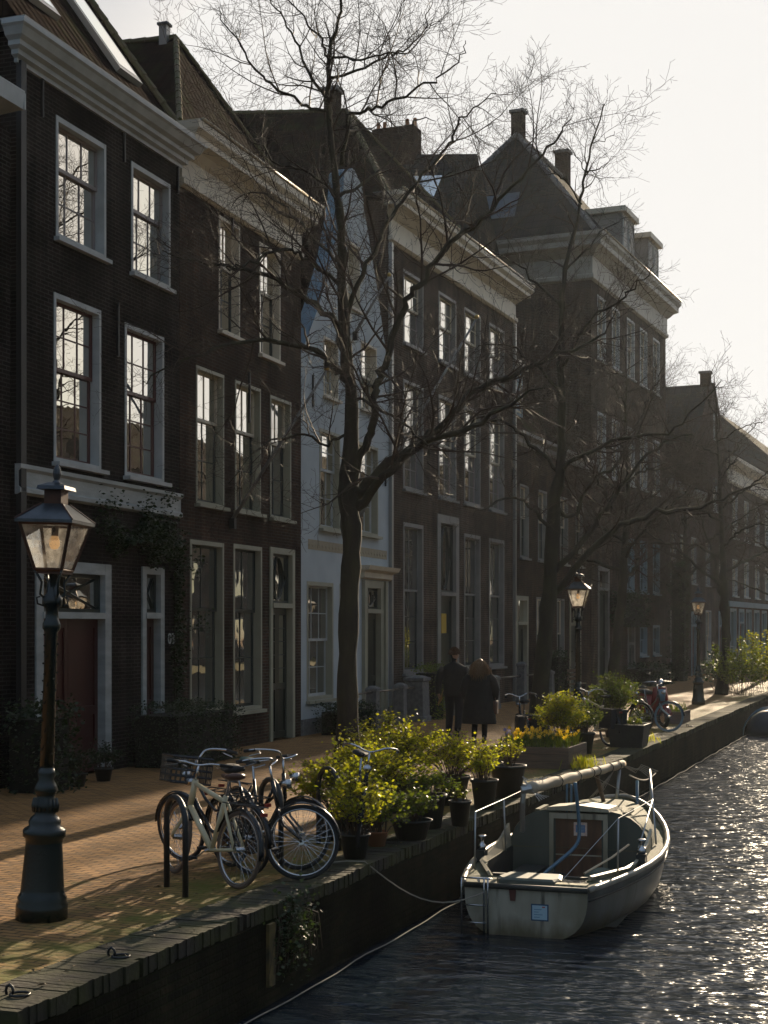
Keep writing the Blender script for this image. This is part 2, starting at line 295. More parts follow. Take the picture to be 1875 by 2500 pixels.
M_steel = pmat('polished_steel', (.55, .55, .56), rough=.22, metal=1.0, bump=.1, bscale=60)
M_rubber = pmat('black_rubber', (.02, .02, .02), rough=.8)
M_blackpaint = pmat('black_bicycle_enamel', (.014, .014, .015), rough=.22)
M_leather = pmat('brown_leather', (.10, .045, .03), rough=.35)
M_wood = pmat('weathered_planter_boards', (.19, .12, .075), rough=.85, c2=(.12, .085, .06), nscale=3, stretch=(1, 1, 10), bump=.4, bscale=8)
M_stone = pmat('granite_post_stone', (.20, .19, .18), rough=.8, c2=(.13, .125, .12), nscale=12, bump=.3)
M_pot = pmat('dark_plastic_pot', (.014, .016, .016), rough=.6, c2=(.026, .027, .024), nscale=7)
M_soil = pmat('potting_soil', (.03, .02, .014), rough=1)
M_terracotta = pmat('terracotta', (.30, .12, .05), rough=.8)
M_bark = pmat('tree_bark', (.030, .023, .016), rough=.95, c2=(.050, .043, .020), nscale=5, stretch=(1, 1, .35), bump=1.0, bscale=22)
M_twig = pmat('twig_bark', (.055, .033, .018), rough=.7)
M_rope = pmat('pale_rope', (.26, .23, .19), rough=.9, bump=.4, bscale=90)
M_leaf_lime = leafmat('lime_spring_leaves', (.15, .18, .016), (.26, .24, .022), .62)
M_leaf_green = leafmat('green_leaves', (.05, .08, .013), (.13, .15, .02), .52)
M_leaf_dark = leafmat('dark_evergreen_leaves', (.018, .032, .012), (.03, .048, .016), .25)
M_flower_y = leafmat('yellow_petals', (.62, .40, .03), (.75, .52, .05), .3)
M_flower_b = leafmat('violet_petals', (.22, .20, .55), (.32, .30, .65), .3)

# paving with a mossy canal side
def pavemat():
    m = bpy.data.materials.new('brick_paving'); m.use_nodes = True; nt = m.node_tree; b = nt.nodes['Principled BSDF']; L = nt.links.new
    tc = N(nt, 'ShaderNodeTexCoord'); rot = N(nt, 'ShaderNodeMapping'); rot.inputs['Rotation'].default_value = (0, 0, R(4)); L(tc.outputs['Object'], rot.inputs[0])
    wob = N(nt, 'ShaderNodeTexNoise'); wob.inputs['Scale'].default_value = .7; L(tc.outputs['Object'], wob.inputs['Vector'])
    wm = N(nt, 'ShaderNodeMix', data_type='RGBA', blend_type='LINEAR_LIGHT'); wm.inputs[0].default_value = .06; L(rot.outputs[0], wm.inputs[6]); L(wob.outputs['Color'], wm.inputs[7])
    bt = N(nt, 'ShaderNodeTexBrick'); bt.inputs['Scale'].default_value = 1; bt.inputs['Brick Width'].default_value = .21; bt.inputs['Row Height'].default_value = .085
    bt.inputs['Mortar Size'].default_value = .009; bt.inputs['Mortar Smooth'].default_value = .6
    bt.inputs['Color1'].default_value = (.42, .215, .072, 1); bt.inputs['Color2'].default_value = (.24, .128, .050, 1); bt.inputs['Mortar'].default_value = (.06, .05, .03, 1)
    L(wm.outputs[2], bt.inputs['Vector'])
    nz = N(nt, 'ShaderNodeTexNoise'); nz.inputs['Scale'].default_value = 1.7; nz.inputs['Detail'].default_value = 9; nz.inputs['Roughness'].default_value = .7; L(tc.outputs['Object'], nz.inputs['Vector'])
    sp = N(nt, 'ShaderNodeSeparateXYZ'); L(tc.outputs['Object'], sp.inputs[0])
    mr = N(nt, 'ShaderNodeMapRange'); mr.inputs['From Min'].default_value = -8.2; mr.inputs['From Max'].default_value = -5.2; mr.inputs['To Min'].default_value = -.22; mr.inputs['To Max'].default_value = .22; L(sp.outputs[0], mr.inputs[0])
    ad = N(nt, 'ShaderNodeMath', operation='ADD'); L(mr.outputs[0], ad.inputs[0]); L(nz.outputs['Fac'], ad.inputs[1])
    rp = N(nt, 'ShaderNodeValToRGB'); rp.color_ramp.elements[0].position = .48; rp.color_ramp.elements[1].position = .72; L(ad.outputs[0], rp.inputs[0])
    mx = N(nt, 'ShaderNodeMix', data_type='RGBA'); L(rp.outputs[0], mx.inputs[0]); L(bt.outputs['Color'], mx.inputs[6]); mx.inputs[7].default_value = (.15, .135, .025, 1)
    L(mx.outputs[2], b.inputs['Base Color']); b.inputs['Roughness'].default_value = .78; b.inputs['Specular IOR Level'].default_value = .25
    n2 = N(nt, 'ShaderNodeTexNoise'); n2.inputs['Scale'].default_value = 9; n2.inputs['Detail'].default_value = 6; L(tc.outputs['Object'], n2.inputs['Vector'])
    vo = N(nt, 'ShaderNodeMath', operation='MULTIPLY_ADD'); vo.inputs[1].default_value = -1.1; L(bt.outputs['Fac'], vo.inputs[0]); L(n2.outputs['Fac'], vo.inputs[2])
    bwc = N(nt, 'ShaderNodeRGBToBW'); L(bt.outputs['Color'], bwc.inputs[0])
    v2 = N(nt, 'ShaderNodeMath', operation='MULTIPLY_ADD'); v2.inputs[1].default_value = 6.0; L(bwc.outputs[0], v2.inputs[0]); L(vo.outputs[0], v2.inputs[2])
    bp = N(nt, 'ShaderNodeBump'); bp.inputs['Strength'].default_value = .9; bp.inputs['Distance'].default_value = .014; L(v2.outputs[0], bp.inputs['Height']); L(bp.outputs[0], b.inputs['Normal'])
    return m
M_pave = pavemat()
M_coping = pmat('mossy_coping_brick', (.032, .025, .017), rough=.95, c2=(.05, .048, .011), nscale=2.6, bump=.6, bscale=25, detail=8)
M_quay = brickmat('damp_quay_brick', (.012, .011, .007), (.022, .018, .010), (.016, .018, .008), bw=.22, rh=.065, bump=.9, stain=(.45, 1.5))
def watermat():
    m = bpy.data.materials.new('canal_water'); m.use_nodes = True; nt = m.node_tree; b = nt.nodes['Principled BSDF']; L = nt.links.new
    b.inputs['Base Color'].default_value = (.009, .016, .024, 1); b.inputs['Roughness'].default_value = .09; b.inputs['IOR'].default_value = 1.33
    tc = N(nt, 'ShaderNodeTexCoord'); mp = N(nt, 'ShaderNodeMapping'); mp.inputs['Rotation'].default_value = (0, 0, R(-10)); mp.inputs['Scale'].default_value = (.75, 1.6, 1); L(tc.outputs['Object'], mp.inputs[0])
    n1 = N(nt, 'ShaderNodeTexNoise'); n1.inputs['Scale'].default_value = 2.7; n1.inputs['Detail'].default_value = 3.5; n1.inputs['Roughness'].default_value = .5; n1.inputs['Distortion'].default_value = .15; L(mp.outputs[0], n1.inputs['Vector'])
    n2 = N(nt, 'ShaderNodeTexNoise'); n2.inputs['Scale'].default_value = 6; n2.inputs['Detail'].default_value = 2; L(mp.outputs[0], n2.inputs['Vector'])
    a = N(nt, 'ShaderNodeMath', operation='MULTIPLY_ADD'); a.inputs[1].default_value = .3; L(n2.outputs['Fac'], a.inputs[0]); L(n1.outputs['Fac'], a.inputs[2])
    bp = N(nt, 'ShaderNodeBump'); bp.inputs['Strength'].default_value = 1.0; bp.inputs['Distance'].default_value = .10; L(a.outputs[0], bp.inputs['Height']); L(bp.outputs[0], b.inputs['Normal'])
    return m
M_water = watermat()
# ------------------------------------------------------------------ setting
g = MB()
g.poly([(-600, 7.6, 0), (-5.62, 7.6, 0), (-5.62, 420, 0), (-600, 420, 0)])
tag(g.build('street', M_pave), kind='structure')
g = MB(); g.poly([(-600, -40, -.82), (260, -40, -.82), (260, 420, -.82), (-600, 420, -.82)])
tag(g.build('canal_water', M_water), kind='structure')
g = MB(); g.poly([(9, -40, .0), (260, -40, .0), (260, 420, .0), (9, 420, .0)])
tag(g.build('far_bank', M_pave), kind='structure')

qw = empty('quay_wall', (-5.14, 7.6, 0), 0, 'low mossy brick quay wall rising out of the canal along the street', 'quay wall')
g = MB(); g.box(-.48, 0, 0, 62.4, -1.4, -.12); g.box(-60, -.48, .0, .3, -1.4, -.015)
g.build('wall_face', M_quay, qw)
g = MB(); y = 0.0
r2 = random.Random(3)
while y < 62:
    wd = .066 + r2.uniform(-.004, .004); f = r2.uniform(-.014, .010) + .012*math.sin(y*1.7)+.008*math.sin(y*5.1); zt = r2.uniform(-.003, .004) + .006*math.sin(y*.9)
    if r2.random() < .04: f -= .05
    g.box(-.5, f, y+.002, y+wd-.002, -.115 + r2.uniform(-.008, .008), zt); y += wd
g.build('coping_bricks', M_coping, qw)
# plants growing out of the joints
def leafcloud(mb, pts, size, rr, up=.3):
    for p in pts:
        s = size*rr.uniform(.6, 1.35)
        a = rr.uniform(0, 6.283); t = rr.uniform(-1, 1)
        d = Vector((math.cos(a), math.sin(a), rr.uniform(-.4, .9)*up*2)).normalized()
        n = Vector((rr.uniform(-1, 1), rr.uniform(-1, 1), rr.uniform(-1, 1)))
        sd = d.cross(n)
        if sd.length < 1e-3: continue
        sd.normalize(); p = Vector(p); w = s*.36
        mb.poly([tuple(p), tuple(p + d*s*.45 + sd*w), tuple(p + d*s), tuple(p + d*s*.5 - sd*w)])
fern = empty('wall_fern', (-5.12, 11.62, -.30), 0, 'straggly fern tuft hanging from the face of the quay wall', 'plant')
g = MB(); rr = random.Random(4)
leafcloud(g, [(rr.uniform(0, .10), rr.gauss(0, .2), rr.gauss(0.05, .17)) for _ in range(700)], .04, rr)
g.build('fronds', M_leaf_dark, fern)
g = MB()
for i in range(26):
    a = rr.gauss(0, .3); g.tube([(-.03, a*.4, .2), (.06, a*.8, .1), (.05, a, -.25)], .003, 3)
g.build('stems', M_twig, fern)
g = MB(); g.box(0.0, .03, -.06, .06, -.26, .26)
yb = g.build('wall_plate', pmat('ochre_weathered_plate', (.16, .11, .03), rough=.7, c2=(.05, .04, .02), nscale=8)); yb.location = (-5.138, 11.22, -.40)
tag(yb, 'ochre weathered plate fixed to the quay wall below the fern', 'plate')
g = MB(); rr = random.Random(77)
for i in range(520):
    x_, y_ = -5.2-abs(rr.gauss(0, 1.1)), rr.uniform(7.8, 34)
    if x_ < -9: continue
    a = rr.uniform(0, 6.28); l_ = rr.uniform(.012, .03); c_, s_ = math.cos(a)*l_, math.sin(a)*l_
    g.poly([(x_-c_, y_-s_, .014), (x_+s_*.5, y_-c_*.5, .016+rr.random()*.012), (x_+c_, y_+s_, .015), (x_-s_*.5, y_+c_*.5, .016+rr.random()*.014)])
tag(g.build('leaf_litter', pmat('dry_leaf_brown', (.10, .06, .025), rough=.8, c2=(.16, .11, .04), nscale=3)), kind='stuff')
# pale tube added for the bright ledge line along the waterline
g = MB(); pts = []
for i in range(140):
    yy = 9 + i*.262
    pts.append((-5.02 + .015*math.sin(i*.7), yy, -.80 + .006*math.sin(i*1.3)))
g.tube(pts, .006, 5)
tag(g.build('waterline_ledge_line', M_rope), 'thin pale line running at the water along the foot of the quay wall', 'rope')

def mooring_ring(x, y, label):
    r = empty('mooring_ring', (x, y, 0), 0, label, 'mooring ring', 'iron rings let into the quay coping')
    g = MB(); g.tube([(-.015, 0, -.02), (-.028, 0, .03), (-.02, 0, .055), (0, 0, .068), (.02, 0, .055), (.026, 0, .03), (.02, 0, .012)], .010, 8); g.build('eye', M_iron, r, True)
    g = MB(); g.tube([(.075 + .06*math.cos(a*.3927), .06*math.sin(a*.3927), .014) for a in range(16)], .009, 8, closed=True); g.build('ring', M_iron, r, True)
mooring_ring(-5.42, 7.93, 'iron mooring ring on the nearest end of the quay coping')
mooring_ring(-5.38, 9.1, 'iron mooring ring on the coping below the green lamp post')
mooring_ring(-5.35, 35.4, 'small iron mooring ring far along the quay past the red scooter')

# ------------------------------------------------------------------ houses
def house_empty(name, O, phi, label, cat='house', group='canal houses in one row'):
    return empty(name, (O[0], O[1], 0), R(90 - phi), label, cat, group)
def wall(parent, u0, u1, z0, z1, holes, m, name='wall', depth=.3, rev=.27, back=None):
    us = sorted({u0, u1, *[h[0] for h in holes], *[h[1] for h in holes]}); zs = sorted({z0, z1, *[h[2] for h in holes], *[h[3] for h in holes]})
    g = MB()
    def hole(u, z): return any(h[0] < u < h[1] and h[2] < z < h[3] for h in holes)
    for i in range(len(us)-1):
        for j in range(len(zs)-1):
            if not hole((us[i]+us[i+1])/2, (zs[j]+zs[j+1])/2):
                g.quad((us[i], 0, zs[j]), (us[i+1], 0, zs[j]), (us[i+1], 0, zs[j+1]), (us[i], 0, zs[j+1]))
    for a, b, c, d in holes:
        g.quad((a, 0, c), (a, rev, c), (b, rev, c), (b, 0, c)); g.quad((a, 0, d), (b, 0, d), (b, rev, d), (a, rev, d))
        g.quad((a, 0, c), (a, 0, d), (a, rev, d), (a, rev, c)); g.quad((b, 0, c), (b, rev, c), (b, rev, d), (b, 0, d))
        g.quad((a, rev, c), (a, rev, d), (b, rev, d), (b, rev, c))
    D = back or 8.0
    g.quad((u0, 0, z0), (u0, 0, z1), (u0, D, z1), (u0, D, z0)); g.quad((u1, 0, z0), (u1, D, z0), (u1, D, z1), (u1, 0, z1))
    g.quad((u0, D, z0), (u0, D, z1), (u1, D, z1), (u1, D, z0)); g.quad((u0, 0, z1), (u1, 0, z1), (u1, D, z1), (u0, D, z1))
    return g.build(name, m, parent)
def window(parent, u0, u1, z0, z1, cols, up, lo, split, mf, ms, mg, fw=.09, sill=None, name='window', ms2=None, arch=None, msill=None):
    """outer frame > upper and lower sash, pane, sill; split = fraction of height of the lower sash"""
    e = .003; g = MB(); y0, y1 = -.012, .24; fw = fw*.55
    g.box(u0+e, u0+fw, y0, y1, z0+e, z1-e); g.box(u1-fw, u1-e, y0, y1, z0+e, z1-e)
    g.box(u0+fw, u1-fw, y0+.004, y1, z1-fw*1.3, z1-e); g.box(u0+fw, u1-fw, y0+.004, y1, z0+e, z0+fw*1.1)
    f = g.build(name, mf, parent)
    a, b, c, d = u0+fw, u1-fw, z0+fw*1.1, z1-fw*1.3; s = c + (d-c)*split
    def sash(c, d, rows, y, m, nm):
        g = MB(); t = .045
        g.box(a, a+t, y, y+.035, c, d); g.box(b-t, b, y, y+.035, c, d); g.box(a+t, b-t, y+.002, y+.035, d-t, d); g.box(a+t, b-t, y+.002, y+.035, c, c+t*1.3)
        for k in range(1, cols):
            x = a+t + (b-a-2*t)*k/cols; g.box(x-.011, x+.011, y+.008, y+.03, c+t*1.3, d-t)
        for k in range(1, rows):
            z = c+t*1.3 + (d-c-2.3*t)*k/rows; g.box(a+t, b-t, y+.010, y+.028, z-.011, z+.011)
        return g.build(nm, m, f)
    if up: sash(s, d, up, .115, ms, 'upper_sash')
    if lo: sash(c, s + (.05 if up else 0), lo, .155, ms2 or ms, 'lower_sash')
    g = MB(); rr = random.Random(int(u0*977+z0*31))
    for (c0, d0, yy) in ([(s, d, .136)] if up else []) + ([(c, s, .176)] if lo else []):
        t = rr.uniform(-.004, .004)
        g.quad((a, yy, c0), (b, yy+t, c0), (b, yy+t+rr.uniform(-.003, .003), d0), (a, yy, d0))
    g.build('pane', mg, f)
    if sill is not None:
        g = MB(); g.box(u0-.05, u1+.05, -sill, .02, z0-.065, z0-.002); g.build('sill', msill or mf, f)
    return f
def lip(parent, u0, u1, y, z, r=.03):  # rounded pale lip added to catch a sun glint along the gutter
    g = MB(); g.tube([(u0, y, z), (u1, y, z)], r, 8); g.build('glint_lip', M_lip, parent, True)
def anchor(parent, u, z0, z1):
    g = MB(); g.box(u-.018, u+.018, -.045, -.003, z0, z1); g.tube([(u, -.03, z1), (u+.03, -.03, z1+.05)], .012, 5); g.build('wall_anchor', M_iron, parent)
def cornice(parent, u0, u1, prof, m, name='cornice', ret=0.0):
    """prof: (projection, z) from bottom to top; moulded all along with mitred returns"""
    g = MB()
    rings = []
    P = [(0.0, prof[0][1])] + list(prof) + [(-.02, prof[-1][1])]
    ring = []
    for p, z in P:
        ring.append([(u0-p*ret, 0.9*0+.0+.001 if p <= 0 else .9*0, z), (u0-p*ret, -p, z), (u1+p*ret, -p, z), (u1+p*ret, .0, z)])
    n = len(g.v)
    for r in ring: g.v += r
    for i in range(len(ring)-1):
        for k in range(3): g.f.append((n+i*4+k, n+i*4+k+1, n+i*4+4+k+1, n+i*4+4+k))
    return g.build(name, m, parent)
def roof(parent, verts, faces, m, name='roof'):
    g = MB(); g.v = list(verts); g.f = list(faces); return g.build(name, m, parent)
def caps(parent, pts, r=.10, m=None, name='ridge_tiles'):
    g = MB()
    a, b = Vector(pts[0]), Vector(pts[1]); n = max(2, int((b-a).length/.33)); d = (b-a)/n
    for i in range(n):
        p = a + d*i; g.tube([p, p + d*1.06], [r, r*.8], 7)
    return g.build(name, m or M_lit_moss_ridge, parent)
def chimney(parent, u, v, z0, z1, w=.5, d=.5, m=None, cap=True, pots=0, capw=.07):
    g = MB(); g.box(u-w/2, u+w/2, v-d/2, v+d/2, z0, z1)
    c = g.build('chimney', m or M_brick_brown, parent)
    if cap:
        g = MB(); g.box(u-w/2-capw, u+w/2+capw, v-d/2-capw, v+d/2+capw, z1+.002, z1+capw*1.7); g.build('cap', M_stone, c)
    for i in range(pots):
        g = MB(); x = u-w/2+.15+i*(w-.3)/max(1, pots-1); g.lathe([(.07, z1+.11), (.06, z1+.38), (.075, z1+.40)], 10, (x, v, 0)); g.build('pot', M_terracotta, c)
    return c
def flagpole(parent, u, z, o, dz, label, du=0.0):
    f = tag(bpy.data.objects.new('flagpole', None), label, 'flagpole', 'flagpoles slanting from the house fronts'); col.objects.link(f)
    f.location = parent.matrix_basis @ Vector((u, 0, z)); f.rotation_euler = parent.rotation_euler
    g = MB(); g.tube([(0, -.05, .07), (du, -o, dz)], [.040, .026], 8); g.build('pole', M_grey, f, True)
    g = MB(); g.lathe([(.01, -.05), (.045, -.03), (.055, .01), (.03, .05), (.0, .06)], 10, (du, -o, dz+.03)); g.build('finial', pmat('brass', (.5, .35, .12), rough=.3, metal=1), f, True)
    g = MB(); g.box(-.05, .05, -.12, -.004, -.1, .1); g.build('bracket', M_iron, f)
def lattice_light(parent, u0, u1, z0, z1, mf, oval=False):
    g = MB(); t = .06
    g.box(u0, u0+t, .07, .12, z0, z1); g.box(u1-t, u1, .07, .12, z0, z1); g.box(u0+t, u1-t, .07, .12, z1-t, z1); g.box(u0+t, u1-t, .07, .12, z0, z0+t)
    cx, cz, hw, hh = (u0+u1)/2, (z0+z1)/2, (u1-u0)/2-t, (z1-z0)/2-t
    if oval:
        for k in (1, .0):
            g.tube([(cx + hw*(.62 if k else .3)*math.cos(a*math.pi/12), .10, cz + hh*.98*math.sin(a*math.pi/12)) for a in range(24)], .018, 5, closed=True)
        for sx in (-1, 1): g.tube([(cx, .10, cz+hh), (cx+sx*hw, .10, cz), (cx, .10, cz-hh)], .014, 5)
    else:
        g.tube([(cx-hw, .10, cz-hh), (cx+hw, .10, cz+hh)], .02, 5); g.tube([(cx+hw, .10, cz-hh), (cx-hw, .10, cz+hh)], .02, 5)
    f = g.build('fanlight', mf, parent)
    g = MB(); g.quad((u0+t, .11, z0+t), (u1-t, .11, z0+t), (u1-t, .113, z1-t), (u0+t, .113, z1-t)); g.build('pane', M_glass, f)
def doorset(parent, u0, u1, z0, z1, zt, mf, ml, leaves=1, fw=.16, oval=False, lat=True, glazed=False):
    g = MB(); e = .003
    g.box(u0+e, u0+fw, -.03, .18, z0, z1-e); g.box(u1-fw, u1-e, -.03, .18, z0, z1-e); g.box(u0+fw, u1-fw, -.026, .18, z1-fw*.9, z1-e); g.box(u0+fw-.02, u1-fw+.02, -.05, .17, zt-.05, zt+.05)
    f = g.build('door_frame', mf, parent); a, b = u0+fw, u1-fw
    if lat: lattice_light(f, a, b, zt+.05, z1-fw*.9, M_darkgreen, oval)
    else:
        g = MB(); g.quad((a, .1, zt+.05), (b, .1, zt+.05), (b, .1, z1-fw*.9), (a, .1, z1-fw*.9)); g.build('pane', M_glass, f)
    w = (b-a)/leaves
    for k in range(leaves):
        x0, x1 = a+k*w+.004, a+(k+1)*w-.004; g = MB(); y = .11; t = .1
        g.box(x0, x1, y+.025, y+.05, z0+.03, zt-.052)
        g.box(x0, x0+t, y, y+.027, z0+.03, zt-.052); g.box(x1-t, x1, y, y+.027, z0+.03, zt-.052)
        for q in (z0+.03, z0+.03+(zt-z0)*.36, zt-.052-.14): g.box(x0+t, x1-t, y+.001, y+.027, q, q+.14)
        d = g.build('door', ml, f)
        g = MB(); hx = x1-.05 if k == 0 and leaves > 1 else x0+.06 if leaves > 1 else x0+.07
        g.tube([(hx, y-.005, z0+1.05), (hx, y-.05, z0+1.05), (hx+.04, y-.05, z0+1.05)], .012, 6); g.build('handle', M_steel, d)
        if glazed:
            g = MB(); g.quad((x0+t, y+.02, z0+.03+(zt-z0)*.36+.14), (x1-t, y+.02, z0+.03+(zt-z0)*.36+.14), (x1-t, y+.02, zt-.2), (x0+t, y+.02, zt-.2)); g.build('pane', M_glass, d)
            g = MB()
            for i in range(1, 5):
                zz = z0+.2+(zt-z0)*.36 + i*.28; g.tube([(x0+t, y+.0, zz), (x1-t, y+.0, zz)], .008, 4)
            g.build('grille', M_iron, d)
    return f
A_O, A_P = (-12.49, 18.45), -1.139
B_O, B_P = (-12.83, 35.35), 1.848
C_O, C_P = (-12.16, 56.23), 3.4626

# --- H1 black brick house
h1 = house_empty('black_brick_house', A_O, A_P, 'near black brick house with white cornice, dark red door and ivy behind the big lamp')
W1 = [(1.06, 2.58, 8.3, 10.17), (3.42, 4.84, 8.3, 10.17), (1.0, 2.42, 4.86, 7.45), (3.2, 4.6, 4.86, 7.42)]
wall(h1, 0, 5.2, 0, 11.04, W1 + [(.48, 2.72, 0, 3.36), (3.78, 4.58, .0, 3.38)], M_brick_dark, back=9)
for i, (a, b, c, d) in enumerate(W1):
    if i < 2: window(h1, a, b, c, d, 3, 1, 2, .60, M_white, M_mauve, M_glass, fw=.12, sill=.10, ms2=M_mauve)
    else: window(h1, a, b, c, d, 3, 2, 3, .56, M_white, M_auber, M_glass, fw=.12, sill=.14, ms2=M_auber)
doorset(h1, .48, 2.72, 0, 3.36, 2.52, M_band, M_reddoor, 2, .2)
doorset(h1, 3.78, 4.58, 0, 3.38, 2.54, M_band, M_reddoor, 1, .14)
for u, a, b in ((3.15, 10.06, 10.96), (.65, 9.99, 10.76), (5.1, 10.08, 10.94), (2.94, 6.8, 7.64)): anchor(h1, u, a, b)
for (a, b, c, d) in W1:      # flat arches of upright bricks
    g = MB(); n = int((b-a+.2)/.066)
    for k in range(n):
        t = (k+.5)/n; x = a-.1+(b-a+.2)*t; sl = (t-.5)*.16; h = .34 + .05*(1-(2*t-1)**2)
        g.poly([(x-.027, -.004, d+.02), (x+.027, -.004, d+.02), (x+.027+sl, -.004, d+.02+h), (x-.027+sl, -.004, d+.02+h)])
    g.build('brick_arch', M_brick_dark, h1)
cornice(h1, -.02, 5.2, [(.05, 10.56), (.05, 10.62), (.12, 10.65), (.12, 10.72), (.20, 10.75), (.20, 10.82), (.28, 10.86), (.34, 10.96), (.38, 10.99), (.38, 11.06)], M_white, ret=1)
g = MB(); g.box(-.36, 5.56, -.37, .35, 11.064, 11.09); g.build('gutter_lid', M_zinc, h1)
cornice(h1, -.05, 5.16, [(.03, 4.28), (.09, 4.31), (.09, 4.37), (.05, 4.40), (.05, 4.62), (.10, 4.66), (.10, 4.72)], M_band, 'wood_band')
sl = 1.40
g = MB(); g.extrude_x([(-.1, 11.12), (4.4, 11.12+4.5*sl), (8.9, 11.12), (8.9, 11.05), (-.1, 11.05)], .0, 5.2); g.build('roof', M_tile_dark, h1)
caps(h1, [(5.12, -.12, 11.16), (5.12, 4.4, 11.16+4.5*sl)], .075, name='verge_tiles')
for u, v0, v1 in ((1.2, .55, 1.75), (3.55, .35, 1.75)):
    g = MB(); 
    def rp_(u, v, h): return (u, v - h*.75, 11.12 + (v+.1)*sl + h*.65)
    for a, b, h in ((u, u+.8, .10),):
        g.v += [rp_(a, v0, h), rp_(b, v0, h), rp_(b, v1, h), rp_(a, v1, h), rp_(a, v0, -.02), rp_(b, v0, -.02), rp_(b, v1, -.02), rp_(a, v1, -.02)]
        g.f += [(0, 1, 2, 3), (0, 4, 5, 1), (1, 5, 6, 2), (2, 6, 7, 3), (3, 7, 4, 0)]
    s_ = g.build('skylight', M_zinc, h1)
    g = MB(); g.quad(rp_(u+.09, v0+.07, .106), rp_(u+.71, v0+.07, .106), rp_(u+.71, v1-.07, .106), rp_(u+.09, v1-.07, .106)); g.build('pane', glassmat('skylight_glass', (.05, .055, .06), wav=.0, refl=.9), s_)
g = MB(); g.box(-.012, -.002, .35, 6, 9.6, 12.0); g.build('painted_side_wall', M_brick_blue, h1)
g = MB(); g.box(-.02, .12, -.09, -.004, 0, 10.6); g.build('drainpipe', M_iron, h1)
txt = bpy.data.curves.new('house_number', 'FONT'); txt.body = '03'; txt.size = .27; txt.extrude = .006
to_ = bpy.data.objects.new('house_number_curve', txt); col.objects.link(to_); bpy.context.view_layer.update()
me_ = bpy.data.meshes.new_from_object(to_); bpy.data.objects.remove(to_); to = bpy.data.objects.new('house_number', me_); me_.materials.clear(); me_.materials.append(M_white); col.objects.link(to); to.parent = h1; to.location = (4.72, -.02, 2.05); to.rotation_euler = (R(90), 0, 0)

# --- H0 house at the left edge
h0 = house_empty('dark_brick_house', (A_O[0]+.02, A_O[1]-6.02), A_P, 'dark brick house cut off by the left edge, with a white wooden gutter end')
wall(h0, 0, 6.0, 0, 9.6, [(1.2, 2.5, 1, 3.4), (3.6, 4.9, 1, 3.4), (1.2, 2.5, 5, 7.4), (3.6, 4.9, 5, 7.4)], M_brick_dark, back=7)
for (a, b, c, d) in [(1.2, 2.5, 1, 3.4), (3.6, 4.9, 1, 3.4), (1.2, 2.5, 5, 7.4), (3.6, 4.9, 5, 7.4)]: window(h0, a, b, c, d, 3, 2, 2, .5, M_white, M_auber, M_glass, sill=.1)
cornice(h0, -.05, 5.58, [(.06, 9.58), (.06, 9.66), (.5, 9.70), (.52, 9.93)], M_white, ret=0)
g = MB(); g.box(5.57, 5.60, -.52, .02, 9.70, 9.93); g.box(-.1, 5.58, -.52, .4, 9.934, 9.96); g.build('gutter', M_white, h0)
g = MB(); g.extrude_x([(.35, 9.98), (3.5, 12.2), (6.8, 9.98)], 0, 5.95); g.build('roof', M_tile_dark, h0)

# --- H2 brown brick
h2 = house_empty('brown_brick_house', A_O, A_P, 'brown brick house with cream cornice between the black house and the white gable')
u0, u1 = 5.21, 10.95
W2 = [(6.83, 7.78, 7.98, 10.17), (8.72, 9.8, 7.86, 10.13)]
F2 = [(5.86, 7.06, 4.62, 7.16), (7.56, 8.79, 4.62, 7.16), (9.27, 10.38, 4.6, 7.12)]
G2 = [(5.61, 7.05, .74, 3.95), (7.48, 8.85, .70, 3.97)]
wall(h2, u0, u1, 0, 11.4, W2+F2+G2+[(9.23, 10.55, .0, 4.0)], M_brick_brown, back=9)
for (a, b, c, d) in W2: window(h2, a, b, c, d, 2, 1, 2, .58, M_cream, M_cream, M_glass, sill=.1, ms2=M_darkgreen)
for (a, b, c, d) in F2: window(h2, a, b, c, d, 2, 1, 2, .62, M_olive, M_cream, M_glass3 if a > 9 else M_glass, sill=.12, ms2=M_darkgreen)
for (a, b, c, d) in G2: window(h2, a, b, c, d, 2, 1, 2, .6, M_olive, M_darkgreen, M_glass2, fw=.12, sill=.1)
doorset(h2, 9.23, 10.55, 0, 4.0, 2.8, M_olive, M_darkgreen, 2, .14, oval=True, glazed=True)
cornice(h2, u0+.02, u1-.1, [(.04, 10.25), (.10, 10.30), (.10, 10.38), (.05, 10.42), (.05, 10.80), (.12, 10.86), (.20, 10.95), (.38, 11.02), (.38, 11.12), (.46, 11.22), (.46, 11.36)], M_cream, ret=.4)
g = MB(); lip(h2, u0, u1+.1, -.47, 11.40); g.box(u0, u1, -.45, .3, 11.40, 11.42); g.build('gutter', M_zinc, h2)
for u, a, b in ((8.2, 6.4, 7.4), (7.4, 9.9, 10.6)): anchor(h2, u, a, b)
v = [(u0, 0, 11.42), (u1, 0, 11.42), (u1, 9, 11.42), (u0, 9, 11.42), (8.1, 1.55, 14.2), (8.1, 7.6, 14.45)]
roof(h2, v, [(0, 1, 4), (1, 2, 5, 4), (2, 3, 5), (3, 0, 4, 5), (0, 3, 2, 1)], M_tile_dark)
caps(h2, [v[1], v[4]], .065, name='hip_tiles'); caps(h2, [v[0], v[4]], .065, name='hip_tiles'); caps(h2, [v[4], v[5]], .08)
chimney(h2, 8.0, 1.75, 14.0, 14.42, .17, .17, M_zinc, capw=.03)

